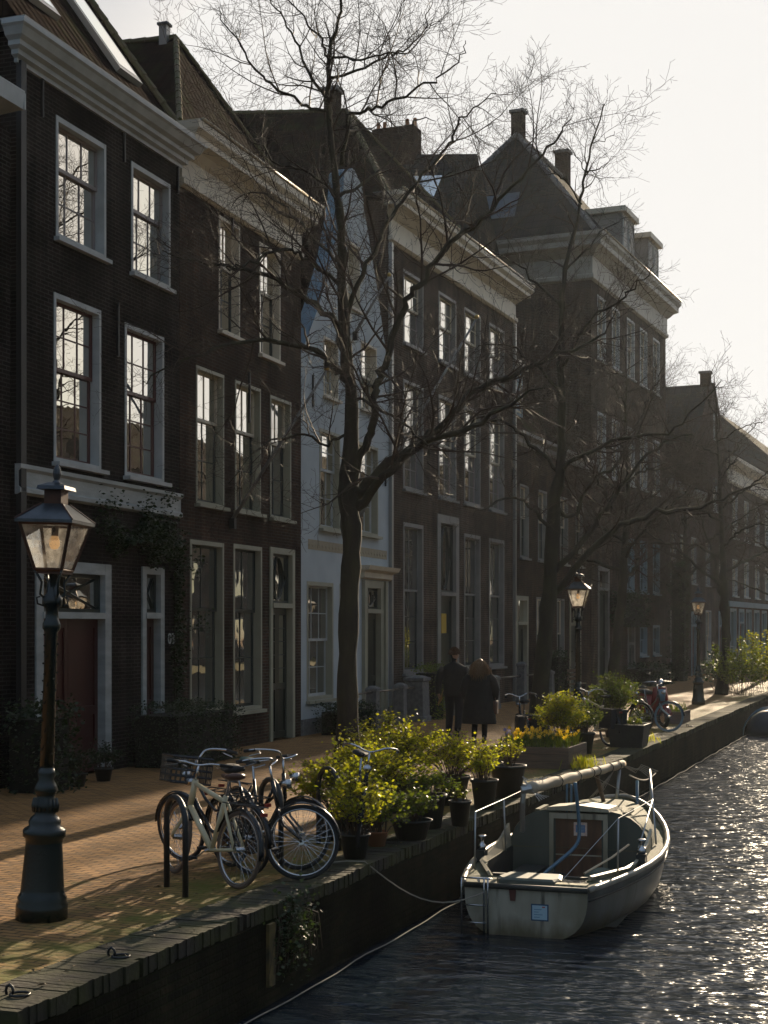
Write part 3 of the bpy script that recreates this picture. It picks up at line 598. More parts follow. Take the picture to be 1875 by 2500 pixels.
# --- H3 white gable house
h3 = house_empty('white_gable_house', A_O, A_P, 'narrow white plastered house with tall pointed gable and blue gable edge')
u0, u1 = 10.96, 16.9
F3 = [(12.03, 13.32, 4.56, 6.8), (14.5, 15.98, 4.6, 6.8)]
S3 = [(12.28, 13.2, 7.56, 8.9), (14.72, 15.88, 7.62, 9.25)]
G3 = [(11.28, 12.88, .74, 3.36), (13.3, 14.3, .74, 3.36)]
wall(h3, u0, u1, 0, 8.3, F3+[(12.28, 13.2, 7.56, 8.3), (14.72, 15.88, 7.62, 8.3)]+G3+[(14.95, 16.35, 0, 3.5)], M_plaster_white, back=9)
# gable front above 8.3 m as solid plate with window holes
def gable(parent, outline, holes, y0, y1, m, mside, name):
    # outline: list of (zlow, zhigh, uL_low, uR_low, uL_high, uR_high)
    g = MB(); s = MB()
    for (za, zb, la, ra, lb, rb) in outline:
        hs = sorted([h for h in holes if h[2] < zb-1e-6 and h[3] > za+1e-6])
        xa = [la]; xb = [lb]
        segs = []; ca, cb = la, lb
        for h in hs:
            segs.append((ca, h[0], cb, h[0])); ca = cb = h[1]
        segs.append((ca, ra, cb, rb))
        for (p, q, p2, q2) in segs: g.quad((p, y0, za), (q, y0, za), (q2, y0, zb), (p2, y0, zb))
        s.quad((la, y0, za), (lb, y0, zb), (lb, y1, zb), (la, y1, za)); g.quad((ra, y0, za), (ra, y1, za), (rb, y1, zb), (rb, y0, zb))
        g.quad((la, y1, za), (lb, y1, zb), (rb, y1, zb), (ra, y1, za))
    g.build(name, m, parent); s.build('gable_edge', mside, parent)
def lerp_out(z):
    K = [(8.3, 11.0, 16.9), (9.5, 12.0, 16.5), (10.8, 12.85, 15.9), (11.7, 13.25, 15.4), (12.5, 13.55, 14.95), (12.95, 13.6, 14.86), (13.2, 14.15, 14.3)]
    for a, b in zip(K, K[1:]):
        if a[0] <= z <= b[0]+1e-9:
            t = (z-a[0])/(b[0]-a[0]); return (a[1]+(b[1]-a[1])*t, a[2]+(b[2]-a[2])*t)
gh = [(12.28, 13.2, 8.3, 8.9), (14.72, 15.88, 8.3, 9.25), (13.8, 14.66, 9.9, 11.45)]
zc = [8.3, 8.9, 9.25, 9.5, 9.9, 10.8, 11.45, 11.7, 12.5, 12.95, 13.2]
ol = []
for a, b in zip(zc, zc[1:]):
    l0, r0 = lerp_out(a); l1, r1 = lerp_out(b); ol.append((a, b, l0, r0, l1, r1))
gable(h3, ol, gh, 0, .38, M_plaster_white, M_plaster_blue, 'gable')
for (a, b, c, d) in F3: window(h3, a, b, c, d, 3, 2, 2, .6, M_olive, M_white, M_glass, fw=.1, sill=.12)
for (a, b, c, d) in S3 + [(13.8, 14.66, 9.9, 11.45)]: window(h3, a, b, c, d, 3 if d < 10 else 2, 2, 2, .5, M_cream, M_cream, M_glass, fw=.08, sill=.1, ms2=M_white)
for (a, b, c, d) in G3: window(h3, a, b, c, d, 3, 2, 2, .5, M_olive, M_white, M_glass2, fw=.13, sill=.1)
doorset(h3, 14.95, 16.35, 0, 3.5, 2.75, M_olive, M_darkgreen, 1, .2, oval=True)
cornice(h3, 14.75, 16.7, [(.06, 3.52), (.12, 3.56), (.12, 3.68), (.26, 3.74), (.30, 3.84)], M_cream, 'door_hood', ret=.6)
g = MB(); g.box(14.8, 14.94, -.09, -.003, 0, 3.5); g.box(16.36, 16.5, -.09, -.003, 0, 3.5); g.build('pilasters', M_olive, h3)
g = MB()                                       # band of small relief tiles
for k in range(26):
    x = 11.4 + k*.205; g.lathe([(.075, 0), (.05, .012), (.02, .02)], 4, (0, 0, 0), rot=0)
    n = len(g.v)-12
    for q in range(n, n+12):
        X, Y, Z = g.v[q]; g.v[q] = (x+X, -.004-Z, 4.17+Y)
g.box(11.35, 16.65, -.008, -.002, 4.06, 4.28)
g.build('tile_frieze', pmat('ochre_relief_tiles', (.42, .34, .22), rough=.8, c2=(.33, .28, .2), nscale=20), h3)
g = MB(); g.box(u0-.0, u1, -.03, -.002, 0, .35); g.build('plinth', M_stone, h3)
anchor(h3, 13.75, 2.6, 3.3); anchor(h3, 11.6, 7.2, 7.9); anchor(h3, 16.5, 5.9, 6.6)
v = [(u0, .4, 8.3), (u1, .4, 8.3), (u1, 9, 8.3), (u0, 9, 8.3), (14.1, .4, 12.4), (14.1, 9, 12.4)]
roof(h3, v, [(1, 2, 5, 4), (3, 0, 4, 5), (2, 3, 5), (0, 1, 4), (0, 3, 2, 1)], M_tile_dark)

# --- H4 wide brick house
h4 = house_empty('wide_brick_house', B_O, B_P, 'wide three storey brick house with cream cornice and four windows per floor')
cols4 = [(.93, 2.42), (3.62, 5.1), (5.8, 7.3), (8.14, 9.68)]
hol = []
for i, (a, b) in enumerate(cols4):
    hol += [(a, b, 9.75, 11.68), (a, b, 5.96, 8.82)]
    hol.append((a, b, 1.15, 5.1) if i != 1 else (3.5, 5.3, .0, 5.5))
wall(h4, -.02, 10.7, 0, 13.2, hol, M_brick_tan, back=9)
for (a, b, c, d) in hol:
    if c == 0: doorset(h4, a, b, c, d, 3.3, M_grey, M_darkgreen, 1, .26, oval=True)
    elif c < 2: window(h4, a, b, c, d, 2, 1, 3, .55, M_grey, M_grey, M_glass2, fw=.15, sill=.1, ms2=M_darkgreen)
    else: window(h4, a, b, c, d, 3, 2, 3 if c < 7 else 2, .52, M_grey, M_cream, M_glass3 if int(a*7+c) % 3 == 0 else M_glass, fw=.12, sill=.1, ms2=M_mauve)
cornice(h4, 0, 10.7, [(.05, 12.12), (.12, 12.18), (.12, 12.28), (.06, 12.32), (.06, 12.72), (.16, 12.80), (.26, 12.92), (.46, 12.98), (.46, 13.08), (.55, 13.18), (.55, 13.30)], M_cream, ret=.9)
lip(h4, -.5, 11.2, -.56, 13.35); g = MB(); g.box(-.4, 11.1, -.5, .3, 13.31, 13.33); g.build('gutter', M_zinc, h4)
v = [(-.02, 0, 13.34), (10.7, 0, 13.34), (10.7, 9, 13.34), (-.02, 9, 13.34), (5.35, 3.5, 17.66), (5.35, 7.4, 18.1)]
roof(h4, v, [(0, 1, 4), (1, 2, 5, 4), (2, 3, 5), (3, 0, 4, 5), (0, 3, 2, 1)], M_tile_dark)
caps(h4, [v[1], v[4]], .085, name='hip_tiles'); caps(h4, [v[0], v[4]], .085, name='hip_tiles'); caps(h4, [v[4], v[5]], .09)
chimney(h4, 5.2, 3.9, 17.4, 18.2, .4, .4)
for a_, b_ in ((-.1, .02), (10.6, 10.72)):
    g = MB(); g.box(a_, b_, -.10, -.004, 0, 12.1); g.build('drainpipe', M_zinc, h4)
g = MB(); g.box(4.05, 4.45, .06, .075, 2.2, 2.75); g.build('door_notice', pmat('yellow_card', (.6, .38, .05), rough=.7), h4)

# --- H5 lower brick house
h5 = house_empty('low_brick_house', B_O, B_P, 'low two storey brick house between the wide house and the tall corner block')
xs = [(11.4, 12.4), (13.5, 14.6), (16.3, 17.4), (18.5, 19.6)]
hol = [(a, b, 4.65, 7.05) for a, b in xs] + [(10.95, 12.3, 0.0, 3.4), (13.3, 14.6, .6, 3.4), (15.9, 16.9, .6, 3.4), (17.6, 19.2, .0, 3.6)]
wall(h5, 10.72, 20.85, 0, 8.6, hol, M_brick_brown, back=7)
for (a, b, c, d) in hol:
    if c == 0: doorset(h5, a, b, c, d, 2.5, M_olive, M_darkgreen, 1, .16, lat=False)
    else: window(h5, a, b, c, d, 2, 1, 2, .55, M_grey, M_cream, M_glass, sill=.1, ms2=M_darkgreen)
cornice(h5, 10.75, 20.6, [(.05, 8.3), (.12, 8.36), (.12, 8.5), (.3, 8.6), (.3, 8.7)], M_grey)
g = MB(); g.extrude_x([(-.05, 8.72), (3.5, 12.6), (7, 8.72)], 10.72, 20.85); g.build('roof', M_tile_brown, h5)
g = MB(); g.box(12.6, 14.2, .75, 3.2, 9.4, 11.2); d_ = g.build('dormer', M_bluegrey, h5)
g = MB(); g.box(12.45, 14.35, .55, 3.3, 11.2, 11.42); g.build('dormer_roof', M_cream, d_)
window(d_, 12.85, 13.95, 9.7, 11.0, 2, 1, 1, .5, M_cream, M_cream, M_glass).location = (0, .72, 0)

# --- rear building with skylight and broad chimney
rb = house_empty('rear_building', B_O, B_P, 'building set back behind the low house with flat ridge, skylight and broad chimney', 'building', None)
g = MB(); g.box(12.0, 20.0, 7.2, 16, 0, 14.5); g.build('wall', M_brick_brown, rb)
v = [(12.0, 1.9+5.3, 14.5), (20, 7.2, 14.5), (20, 16, 14.5), (12, 16, 14.5)]
v = [(12.0, 3.0, 15.0), (20, 3.0, 15.0), (20, 10, 15.5), (12, 10, 15.5), (16, 3.0, 19.5), (16, 10, 20.3)]
roof(rb, v, [(1, 2, 5, 4), (3, 0, 4, 5), (2, 3, 5), (0, 1, 4), (0, 3, 2, 1)], M_tile_slate)
g = MB(); g.box(12.2, 19.8, 3.2, 9.8, 9, 15.0); g.build('upper_wall', M_brick_brown, rb)
g = MB(); g.box(15.6, 16.4, 5.3, 6.95, 18.9, 20.75); c_ = g.build('chimney', M_brick_brown, rb)
for yy in (5.4, 5.7, 6.6, 6.85):
    g = MB(); g.lathe([(.08, 20.752), (.07, 21.1)], 8, (16, yy, 0)); g.build('pot', M_terracotta, c_)
g = MB()
def rbp(u, v, h): return (u - h*.75, v, 15.1+(u-12)*1.12 + (v-3)*.08 + h*.66)
g.v += [rbp(13.9, 3.9, .12), rbp(14.9, 3.9, .12), rbp(14.9, 5.0, .12), rbp(13.9, 5.0, .12), rbp(13.9, 3.9, -.1), rbp(14.9, 3.9, -.1), rbp(14.9, 5.0, -.1), rbp(13.9, 5.0, -.1)]
g.f += [(0, 1, 2, 3), (0, 4, 5, 1), (1, 5, 6, 2), (2, 6, 7, 3), (3, 7, 4, 0)]
s_ = g.build('skylight', glassmat('rear_skylight_glass', (.3, .32, .34), wav=0, refl=.9), rb)

# --- H6 tall corner block
h6 = house_empty('tall_corner_block', C_O, C_P, 'tall block with hipped roof, two chimneys, two dormers and a deep white cornice', 'building')
xs = [(.85, 2.1), (3.05, 4.25), (5.45, 6.75), (7.7, 9.0), (10.1, 11.4)]
hol = []
for a, b in xs:
    hol += [(a, b, 12.9, 15.38), (a, b, 8.4, 10.82)]
hol += [(a, b, 3.9, 6.15) for a, b in xs[2:]] + [(a, b, 1.15, 2.5) for a, b in xs[3:]] + [(.9, 2.6, 0, 4.8), (5.5, 6.8, 0, 2.6)]
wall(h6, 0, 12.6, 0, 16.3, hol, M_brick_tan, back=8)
for (a, b, c, d) in hol:
    if c == 0: doorset(h6, a, b, c, d, d-.9, M_grey, M_darkgreen, 1, .2, lat=False)
    else: window(h6, a, b, c, d, 2, 2 if d-c > 1.5 else 1, 2 if d-c > 1.5 else 1, .5, M_bluegrey if c < 7 else M_white, M_cream if c > 7 else M_bluegrey, M_glass2 if c < 7 else M_glass, fw=.14, sill=.1)
def ring_cornice(parent, x0, x1, y0, y1, prof, m, name='cornice'):
    g = MB(); g.loft([[(x0-p, y0-p, z), (x1+p, y0-p, z), (x1+p, y1+p, z), (x0-p, y1+p, z)] for p, z in prof]); return g.build(name, m, parent)
ring_cornice(h6, 0, 12.6, 0, 8, [(.03, 15.75), (.12, 15.82), (.12, 15.95), (.06, 16.0), (.06, 16.65), (.18, 16.75), (.30, 16.9), (.50, 17.0), (.50, 17.2), (.60, 17.35), (.60, 17.5)], pmat('dull_cream_cornice', (.38, .35, .29), rough=.5, c2=(.30, .28, .23), nscale=3))
v = [(-.3, -.3, 17.52), (12.9, -.3, 17.52), (12.9, 8.3, 17.52), (-.3, 8.3, 17.52), (3.0, 4, 22.8), (9.6, 4, 22.8)]
roof(h6, v, [(0, 1, 5, 4), (1, 2, 5), (2, 3, 4, 5), (3, 0, 4), (0, 3, 2, 1)], M_tile_slate)
caps(h6, [v[0], v[4]], .13, M_stone, 'hip_tiles'); caps(h6, [v[3], v[4]], .13, M_stone, 'hip_tiles'); caps(h6, [v[4], v[5]], .14, M_stone)
chimney(h6, 3.15, 4, 22.5, 23.7, .42, .5); chimney(h6, 9.5, 4, 22.5, 23.9, .5, .6)
for u in (6.3, 10.8):
    g = MB(); g.box(u-1.0, u+1.0, .15, 3.0, 17.6, 19.75); d_ = g.build('dormer', M_grey, h6)
    g = MB(); g.box(u-1.18, u+1.18, -.02, 3.1, 19.753, 19.98); g.build('dormer_roof', M_cream, d_)
    for q in (-.5, .5): window(d_, u+q-.42, u+q+.42, 18.0, 19.6, 2, 1, 1, .5, M_white, M_white, M_glass, fw=.06).location = (0, .13, 0)
g = MB(); g.box(-.42-1.0, -.3, 3.0, 5.4, 17.9, 19.0)
d_ = None
g = MB(); g.quad((-.06+.42, 3.2, 18.15+.45), (-.06+.42, 5.0, 18.15+.45), (-.06+1.1, 5.0, 19.3+.45), (-.06+1.1, 3.2, 19.3+.45))
for i, p in enumerate(g.v): g.v[i] = (p[0]-.10, p[1], p[2]+.02)
g.build('roof_light', pmat('roof_light_glass', (.06, .08, .10), rough=.45), h6)

lip(h6, -.5, 13.1, -.62, 17.53, .035)
# --- H7a, H7 gable, H8, H9
h7 = house_empty('dim_brick_house', C_O, C_P, 'dim low brick house hidden by tree branches right of the tall block')
hol = [(a, a+1.2, 4.6, 6.9) for a in (13.6, 15.8, 18.2)] + [(13.6, 14.8, .8, 3.2), (15.8, 17.0, .8, 3.2), (18.2, 19.5, 0, 3.2)]
wall(h7, 12.62, 20.98, 0, 9.2, hol, M_brick_red, back=8)
for (a, b, c, d) in hol:
    if c == 0: doorset(h7, a, b, c, d, 2.5, M_bluegrey, M_auber, 1, .16, lat=False)
    else: window(h7, a, b, c, d, 2, 2, 2, .5, M_white, M_cream, M_glass, sill=.1)
cornice(h7, 12.65, 20.95, [(.05, 8.9), (.15, 9.0), (.3, 9.2), (.3, 9.3)], M_white)
g = MB(); g.extrude_x([(-.05, 9.32), (4, 13.0), (8, 9.32)], 12.62, 20.98); g.build('roof', M_tile_brown, h7)
h8 = house_empty('steep_gabled_house', C_O, C_P, 'steep gabled house with grey roof slope rising behind the thinner far trees')
hol = [(21.8, 22.9, 4.6, 6.9), (25.4, 26.5, 4.6, 6.9), (23.7, 24.8, 8.6, 10.4), (23.6, 24.8, 12.0, 13.6), (21.8, 23.2, .6, 3.3), (25.2, 26.6, 0, 3.3)]
wall(h8, 21, 27.5, 0, 12, [h for h in hol if h[3] < 12], M_brick_red, back=11)
g = MB(); g.extrude_x([(0, 0)], 0, 1) if False else None
g = MB(); g.loft([[(21, 0, 12.0), (27.5, 0, 12.0), (24.25, 0, 15.5)], [(21, .3, 12.0), (27.5, .3, 12.0), (24.25, .3, 15.5)]]); g.build('gable', M_brick_red, h8)
for (a, b, c, d) in hol:
    if c == 0: doorset(h8, a, b, c, d, 2.5, M_bluegrey, M_auber, 1, .16, lat=False)
    elif c < 12: window(h8, a, b, c, d, 2, 2, 2, .5, M_white, M_cream, M_glass, sill=.1)
window(h8, 23.8, 24.7, 12.4, 13.9, 2, 1, 1, .5, M_white, M_cream, M_glass).location = (0, -.06, 0)
v = [(20.95, .3, 11.95), (27.55, .3, 11.95), (27.55, 11, 11.95), (20.95, 11, 11.95), (24.25, .3, 15.45), (24.25, 11, 15.45)]
roof(h8, v, [(1, 2, 5, 4), (3, 0, 4, 5), (2, 3, 5), (0, 1, 4), (0, 3, 2, 1)], M_tile_slate)
chimney(h8, 24.25, .5, 15.3, 16.0, .5, .5)
h9 = house_empty('long_low_house', C_O, C_P, 'long low house with cream cornice and pale blue shopfront at the right edge')
hol = [(a, a+1.5, 7.5, 9.9) for a in (29.3, 33, 36.7, 40.4, 44)] + [(a, a+1.5, 4.2, 6.3) for a in (29.3, 33, 36.7, 40.4, 44)] + [(a, a+1.9, .5, 3.5) for a in (28.6, 33.6, 36.4, 39.2, 42, 44.8)] + [(31.2, 32.9, 0, 3.5)]
wall(h9, 27.52, 48, 0, 12.2, hol, M_brick_red, back=10)
for (a, b, c, d) in hol:
    if c == 0: doorset(h9, a, b, c, d, 2.7, M_bluegrey, M_auber, 1, .22, lat=False)
    elif c < 1: window(h9, a, b, c, d, 2, 1, 1, .25, M_bluegrey, M_bluegrey, M_glass2, fw=.2, sill=.12)
    else: window(h9, a, b, c, d, 3, 2, 2, .5, M_white, M_cream, M_glass, fw=.12, sill=.12)
cornice(h9, 27.6, 48, [(.05, 10.5), (.15, 10.6), (.1, 10.7), (.1, 11.3), (.4, 11.5), (.55, 11.7), (.55, 11.9)], M_cream)
g = MB(); g.box(27.9, 48, -.12, -.003, 3.6, 3.9); g.build('shopfront_board', M_bluegrey, h9)
g = MB(); v = [(27.5, -.2, 12.2), (48, -.2, 12.2), (48, 10, 12.2), (27.5, 10, 12.2), (29.5, 5, 15.2), (46, 5, 15.2)]
roof(h9, v, [(0, 1, 5, 4), (1, 2, 5), (2, 3, 4, 5), (3, 0, 4), (0, 3, 2, 1)], M_tile_slate)
h10 = house_empty('distant_hipped_house', (C_O[0]+3.0, C_O[1]+49), C_P+2, 'distant hipped house whose roof tip shows above the long low house')
hol = [(a, a+1.5, c, c+2.4) for a in (1, 4.2, 7.4, 10.6, 13.8) for c in (1, 5, 9)]
wall(h10, 0, 17, 0, 13, hol, M_brick_red, back=12)
for (a, b, c, d) in hol: window(h10, a, b, c, d, 2, 1, 1, .5, M_white, M_cream, M_glass)
v = [(-.3, -.3, 13), (17.3, -.3, 13), (17.3, 12.3, 13), (-.3, 12.3, 13), (6, 6, 18.3), (11, 6, 18.3)]
roof(h10, v, [(0, 1, 5, 4), (1, 2, 5), (2, 3, 4, 5), (3, 0, 4), (0, 3, 2, 1)], M_tile_slate)

flagpole(h2, 7.33, 4.34, 2.0, 2.85, 'white flagpole slanting out from the brown brick house')
flagpole(h3, 14.31, 4.78, 3.0, 4.7, 'long white flagpole with gold tip slanting from the first floor of the white house')
flagpole(h3, 14.2, 9.24, .9, 1.35, 'short pole slanting from the top gable window of the white house')

# --- opposite bank, seen only as reflections in the panes
for i, (x, y, hh, wd) in enumerate([(17, 40, 11, 15), (18, 57, 13, 16), (17, 74, 12, 15), (18, 91, 12.5, 18), (15, 112, 13, 30), (12, 146, 13, 34), (7, 184, 13, 40)]):
    o = empty('canal_house', (x, y, 0), 0, ['plain brick house opposite the black house, seen mirrored in its panes', 'plain brick house opposite the wide house, seen mirrored in its panes', 'plain brick house opposite the tall block, seen mirrored in its panes', 'fourth plain brick house along the opposite bank, seen mirrored in panes', 'long brick block on the opposite bank, nearest of three', 'long brick block on the opposite bank, middle of three', 'long brick block on the opposite bank, farthest of three'][i], 'house', 'houses on the opposite bank')
    g = MB(); g.box(0, 10, 0, wd, 0, hh); g.build('wall', M_brick_red, o)
    g = MB(); g.loft([[(-.2, 0, hh), (10.2, 0, hh), (5, 0, hh+4)], [(-.2, wd, hh), (10.2, wd, hh), (5, wd, hh+4)]]); g.build('roof', M_tile_dark, o)
    for q in range(4):
        for zz in (1, 4.5, 8):
            g = MB(); yy = 1.2+q*(wd-2)/4; g.box(-.05, .02, yy, yy+1.3, zz, zz+2.1); f = g.build('window', M_white, o)
            g = MB(); g.box(-.07, -.052, yy+.12, yy+1.18, zz+.1, zz+2.0); g.build('pane', M_glass, f)
# ------------------------------------------------------------------ trees
TREE_A=[
 ([(-9.1,23.03,-0.08),(-9.11,23.03,1.18),(-9.09,23.04,2.55),(-9.05,23.05,3.58),(-9.09,23.04,4.4),(-9.08,23.04,4.88),(-9.05,23.05,5.98),(-9.13,23.02,7.0),(-9.18,23.0,8.03),(-9.2,23.0,8.99),(-9.28,22.97,9.74),(-9.36,22.94,10.43),(-9.42,22.91,11.11),(-9.4,22.92,11.66),(-9.37,22.93,12.0),(-9.24,22.98,12.55),(-9.2,23.0,12.82),(-9.16,23.01,13.64)],0.17,0.015),
 ([(-8.97,23.08,4.57),(-8.76,23.24,4.82),(-8.21,23.65,5.32),(-7.81,23.94,5.7),(-7.33,24.3,6.33),(-6.73,24.73,6.69),(-5.81,25.4,7.21),(-5.24,25.81,7.57)],0.085,0.015),
 ([(-8.96,23.08,4.37),(-8.44,23.03,4.82),(-7.98,22.97,5.24),(-7.53,22.92,5.38),(-6.9,22.83,5.57),(-6.19,22.72,5.88),(-5.63,22.64,6.13)],0.08,0.012),
 ([(-9.0,23.07,4.95),(-8.83,23.08,5.33),(-8.72,23.09,5.68),(-8.62,23.09,6.25),(-8.51,23.1,6.6),(-8.35,23.11,7.16),(-8.14,23.12,7.69),(-7.88,23.13,7.97),(-7.51,23.15,8.48),(-7.11,23.17,8.75),(-6.73,23.19,9.03),(-6.32,23.21,9.49),(-5.82,23.23,9.94),(-5.56,23.24,10.23),(-5.38,23.25,10.46)],0.075,0.008),
 ([(-9.15,23.01,6.8),(-9.28,23.02,7.42),(-9.79,23.03,7.84),(-10.22,23.04,8.14),(-10.8,23.04,8.4),(-11.3,23.05,8.56),(-11.94,23.05,8.69),(-12.58,23.04,8.96)],0.06,0.008),
 ([(-9.12,23.02,6.46),(-9.29,22.84,6.68),(-9.52,22.59,6.91),(-9.99,22.08,7.0),(-10.34,21.68,6.98),(-10.81,21.14,6.71),(-11.25,20.62,6.39),(-11.47,20.35,6.17)],0.05,0.007),
 ([(-9.12,23.02,7.0),(-9.0,23.16,8.07),(-8.82,23.35,8.54),(-8.66,23.51,9.04),(-8.56,23.62,9.32),(-8.22,23.98,9.95),(-7.88,24.32,10.49),(-7.72,24.49,10.85),(-7.46,24.75,11.38),(-7.13,25.08,11.73)],0.05,0.007),
 ([(-9.18,23.0,8.03),(-9.41,22.6,8.24),(-9.63,22.21,8.47),(-9.82,21.88,8.43),(-10.05,21.44,8.15),(-10.29,20.97,8.0),(-10.5,20.55,8.04)],0.035,0.006),
 ([(-9.4,22.92,11.52),(-8.97,23.45,11.82),(-8.69,23.81,12.14),(-8.39,24.16,12.34),(-8.19,24.4,12.92),(-8.11,24.5,13.26)],0.025,0.005),
 ([(-9.38,22.93,11.86),(-8.77,22.77,11.73),(-8.23,22.62,11.65),(-7.75,22.49,11.68),(-7.37,22.37,11.91)],0.022,0.005),
 ([(-9.42,22.91,11.18),(-9.46,22.91,11.22),(-9.79,22.89,11.7),(-10.04,22.87,12.38),(-10.34,22.85,12.77),(-10.51,22.84,13.16)],0.028,0.006),
 ([(-9.38,22.93,10.77),(-9.44,22.86,10.95),(-9.65,22.59,10.96),(-9.97,22.16,11.14),(-10.23,21.83,11.4),(-10.52,21.44,11.87),(-10.64,21.26,12.21)],0.03,0.006),
 ([(-9.19,23.0,10.08),(-9.08,23.0,10.85),(-8.75,22.99,10.93),(-8.53,22.98,10.96),(-7.97,22.96,11.11),(-7.44,22.94,11.31),(-7.09,22.92,11.56),(-6.99,22.92,11.81)],0.035,0.006),
 ([(-9.4,22.92,11.86),(-9.54,22.97,12.19),(-9.96,23.1,12.69),(-10.19,23.16,12.98),(-10.38,23.22,13.51)],0.022,0.005),
 ([(-9.1,23.03,5.91),(-8.92,22.95,6.14),(-8.43,22.72,5.93),(-7.91,22.47,5.61),(-7.46,22.25,5.2),(-7.3,22.16,4.73)],0.03,0.006),
 ([(-9.18,23.0,8.44),(-9.7,23.23,8.82),(-10.45,23.54,9.67),(-11.21,23.85,10.04),(-11.81,24.07,9.94)],0.03,0.006),
 ([(-9.25,22.98,9.54),(-8.98,23.67,9.98),(-8.73,24.24,10.54),(-8.52,24.72,11.24),(-8.3,25.2,11.44)],0.03,0.006),
 ([(-9.1,23.03,5.57),(-9.3,22.63,5.39),(-9.61,21.99,5.46),(-9.9,21.36,5.2),(-10.17,20.74,4.57)],0.025,0.006),
 ([(-9.25,22.98,9.54),(-9.84,23.2,10.07),(-10.47,23.42,10.35),(-11.31,23.71,11.03),(-11.69,23.83,11.33)],0.028,0.006),
]
TREE_B=[
 ([(-7.42,29.15,-0.12),(-7.31,29.19,1.78),(-7.19,29.23,3.02),(-7.1,29.27,4.67),(-6.97,29.31,5.67),(-6.94,29.33,6.74),(-6.96,29.32,7.98),(-6.92,29.33,9.06),(-6.84,29.36,9.8),(-6.6,29.45,10.81),(-6.52,29.48,11.49),(-6.34,29.55,12.21),(-6.14,29.62,12.91)],0.19,0.01),
 ([(-7.19,29.23,2.85),(-6.7,29.31,3.47),(-5.97,29.42,4.27),(-5.27,29.52,4.54),(-4.44,29.64,4.71),(-3.61,29.76,4.94),(-3.06,29.83,5.17)],0.08,0.01),
 ([(-7.15,29.25,3.43),(-6.5,29.82,4.28),(-6.12,30.14,4.88),(-5.76,30.45,5.57),(-5.17,30.95,6.2),(-4.57,31.45,6.4)],0.07,0.01),
 ([(-6.99,29.31,5.5),(-6.38,29.28,5.81),(-5.74,29.24,6.09),(-4.82,29.19,6.16),(-4.23,29.14,6.58),(-3.76,29.11,7.1)],0.05,0.008),
 ([(-6.99,29.31,5.5),(-7.49,29.28,5.98),(-7.97,29.26,6.44),(-8.56,29.22,6.64),(-9.25,29.18,6.33)],0.05,0.008),
 ([(-7.05,29.29,4.76),(-6.79,29.68,4.59),(-6.45,30.18,5.41),(-6.14,30.61,5.7),(-5.73,31.2,6.51),(-5.45,31.58,7.33)],0.045,0.008),
 ([(-6.96,29.32,7.57),(-6.44,29.25,8.35),(-5.84,29.16,8.78),(-5.34,29.08,9.12),(-5.01,29.02,9.41)],0.04,0.007),
 ([(-6.94,29.33,7.07),(-7.41,28.77,7.67),(-7.86,28.24,7.93),(-8.29,27.71,7.78)],0.04,0.007),
 ([(-6.93,29.33,8.73),(-7.49,29.41,9.37),(-7.94,29.46,9.84),(-8.48,29.53,10.07)],0.035,0.006),
 ([(-6.88,29.35,9.56),(-6.49,29.86,10.14),(-6.22,30.21,10.54),(-5.88,30.64,10.87)],0.025,0.006),
 ([(-6.57,29.46,10.88),(-6.84,29.15,11.32),(-7.1,28.85,11.42),(-7.42,28.46,11.5)],0.02,0.005),
 ([(-6.48,29.5,11.54),(-6.21,29.73,11.66),(-5.99,29.91,11.94)],0.015,0.004),
 ([(-6.35,29.54,12.12),(-6.13,29.74,12.24),(-5.98,29.86,12.43)],0.01,0.004),
 ([(-6.48,29.5,11.54),(-6.75,29.51,11.99),(-7.01,29.52,12.35)],0.012,0.004),
 ([(-7.11,29.26,4.26),(-7.48,28.71,4.81),(-7.83,28.15,4.85),(-8.28,27.42,4.49)],0.04,0.007),
]

def grow(mb, p, d, length, r, lvl, maxl, rr, droop=0.0):
    n = {1: 8, 2: 6, 3: 4, 4: 2}[lvl]; pts = [Vector(p)]; rad = [r]; d = Vector(d).normalized(); st = length/n
    jit = {1: .15, 2: .17, 3: .17, 4: .15}[lvl]
    for i in range(n):
        d = (d + Vector((rr.gauss(0, jit), rr.gauss(0, jit), rr.gauss(.05+droop, jit)))).normalized()
        pts.append(pts[-1] + d*st); rad.append(max(.0026, r*(1-.85*(i+1)/n)))
    mb.tube(pts, rad, 5 if lvl == 1 else 4 if lvl == 2 else 3, cap=False)
    if lvl < maxl:
        spawn(mb, pts, rad, lvl+1, maxl, rr, length, .12)
def spawn(mb, pts, rad, lvl, maxl, rr, plen, start, every=None, dens=1.0, base=.72):
    every = (every or {1: .34, 2: .23, 3: .17, 4: .22}[lvl])/dens
    seg = [(pts[i+1]-pts[i]).length for i in range(len(pts)-1)]; tot = sum(seg); s = start*tot; side = 1
    while s < tot:
        a = s
        for i, q in enumerate(seg):
            if a <= q or i == len(seg)-1: break
            a -= q
        t = min(1, a/max(q, 1e-6)); p = pts[i].lerp(pts[i+1], t); dr = (pts[i+1]-pts[i]).normalized(); r0 = rad[i]*(1-t)+rad[i+1]*t
        perp = dr.cross(Vector((rr.gauss(0, 1), rr.gauss(0, 1), rr.gauss(0, 1))))
        if perp.length < 1e-3: perp = dr.orthogonal()
        perp.normalize(); ang = rr.uniform(.55, 1.15)
        d = dr*math.cos(ang) + perp*math.sin(ang)
        ln = {1: 2.1, 2: 1.05, 3: .48, 4: .2}[lvl]*rr.uniform(.45, 1.25)*(1-.45*s/tot)
        if lvl == 1: ln *= min(1.25, base+plen*.09)
        grow(mb, p, d, ln, min(r0*.6, {1: .024, 2: .012, 3: .0062, 4: .0042}[lvl]), lvl, maxl, rr)
        s += every*rr.uniform(.6, 1.4)
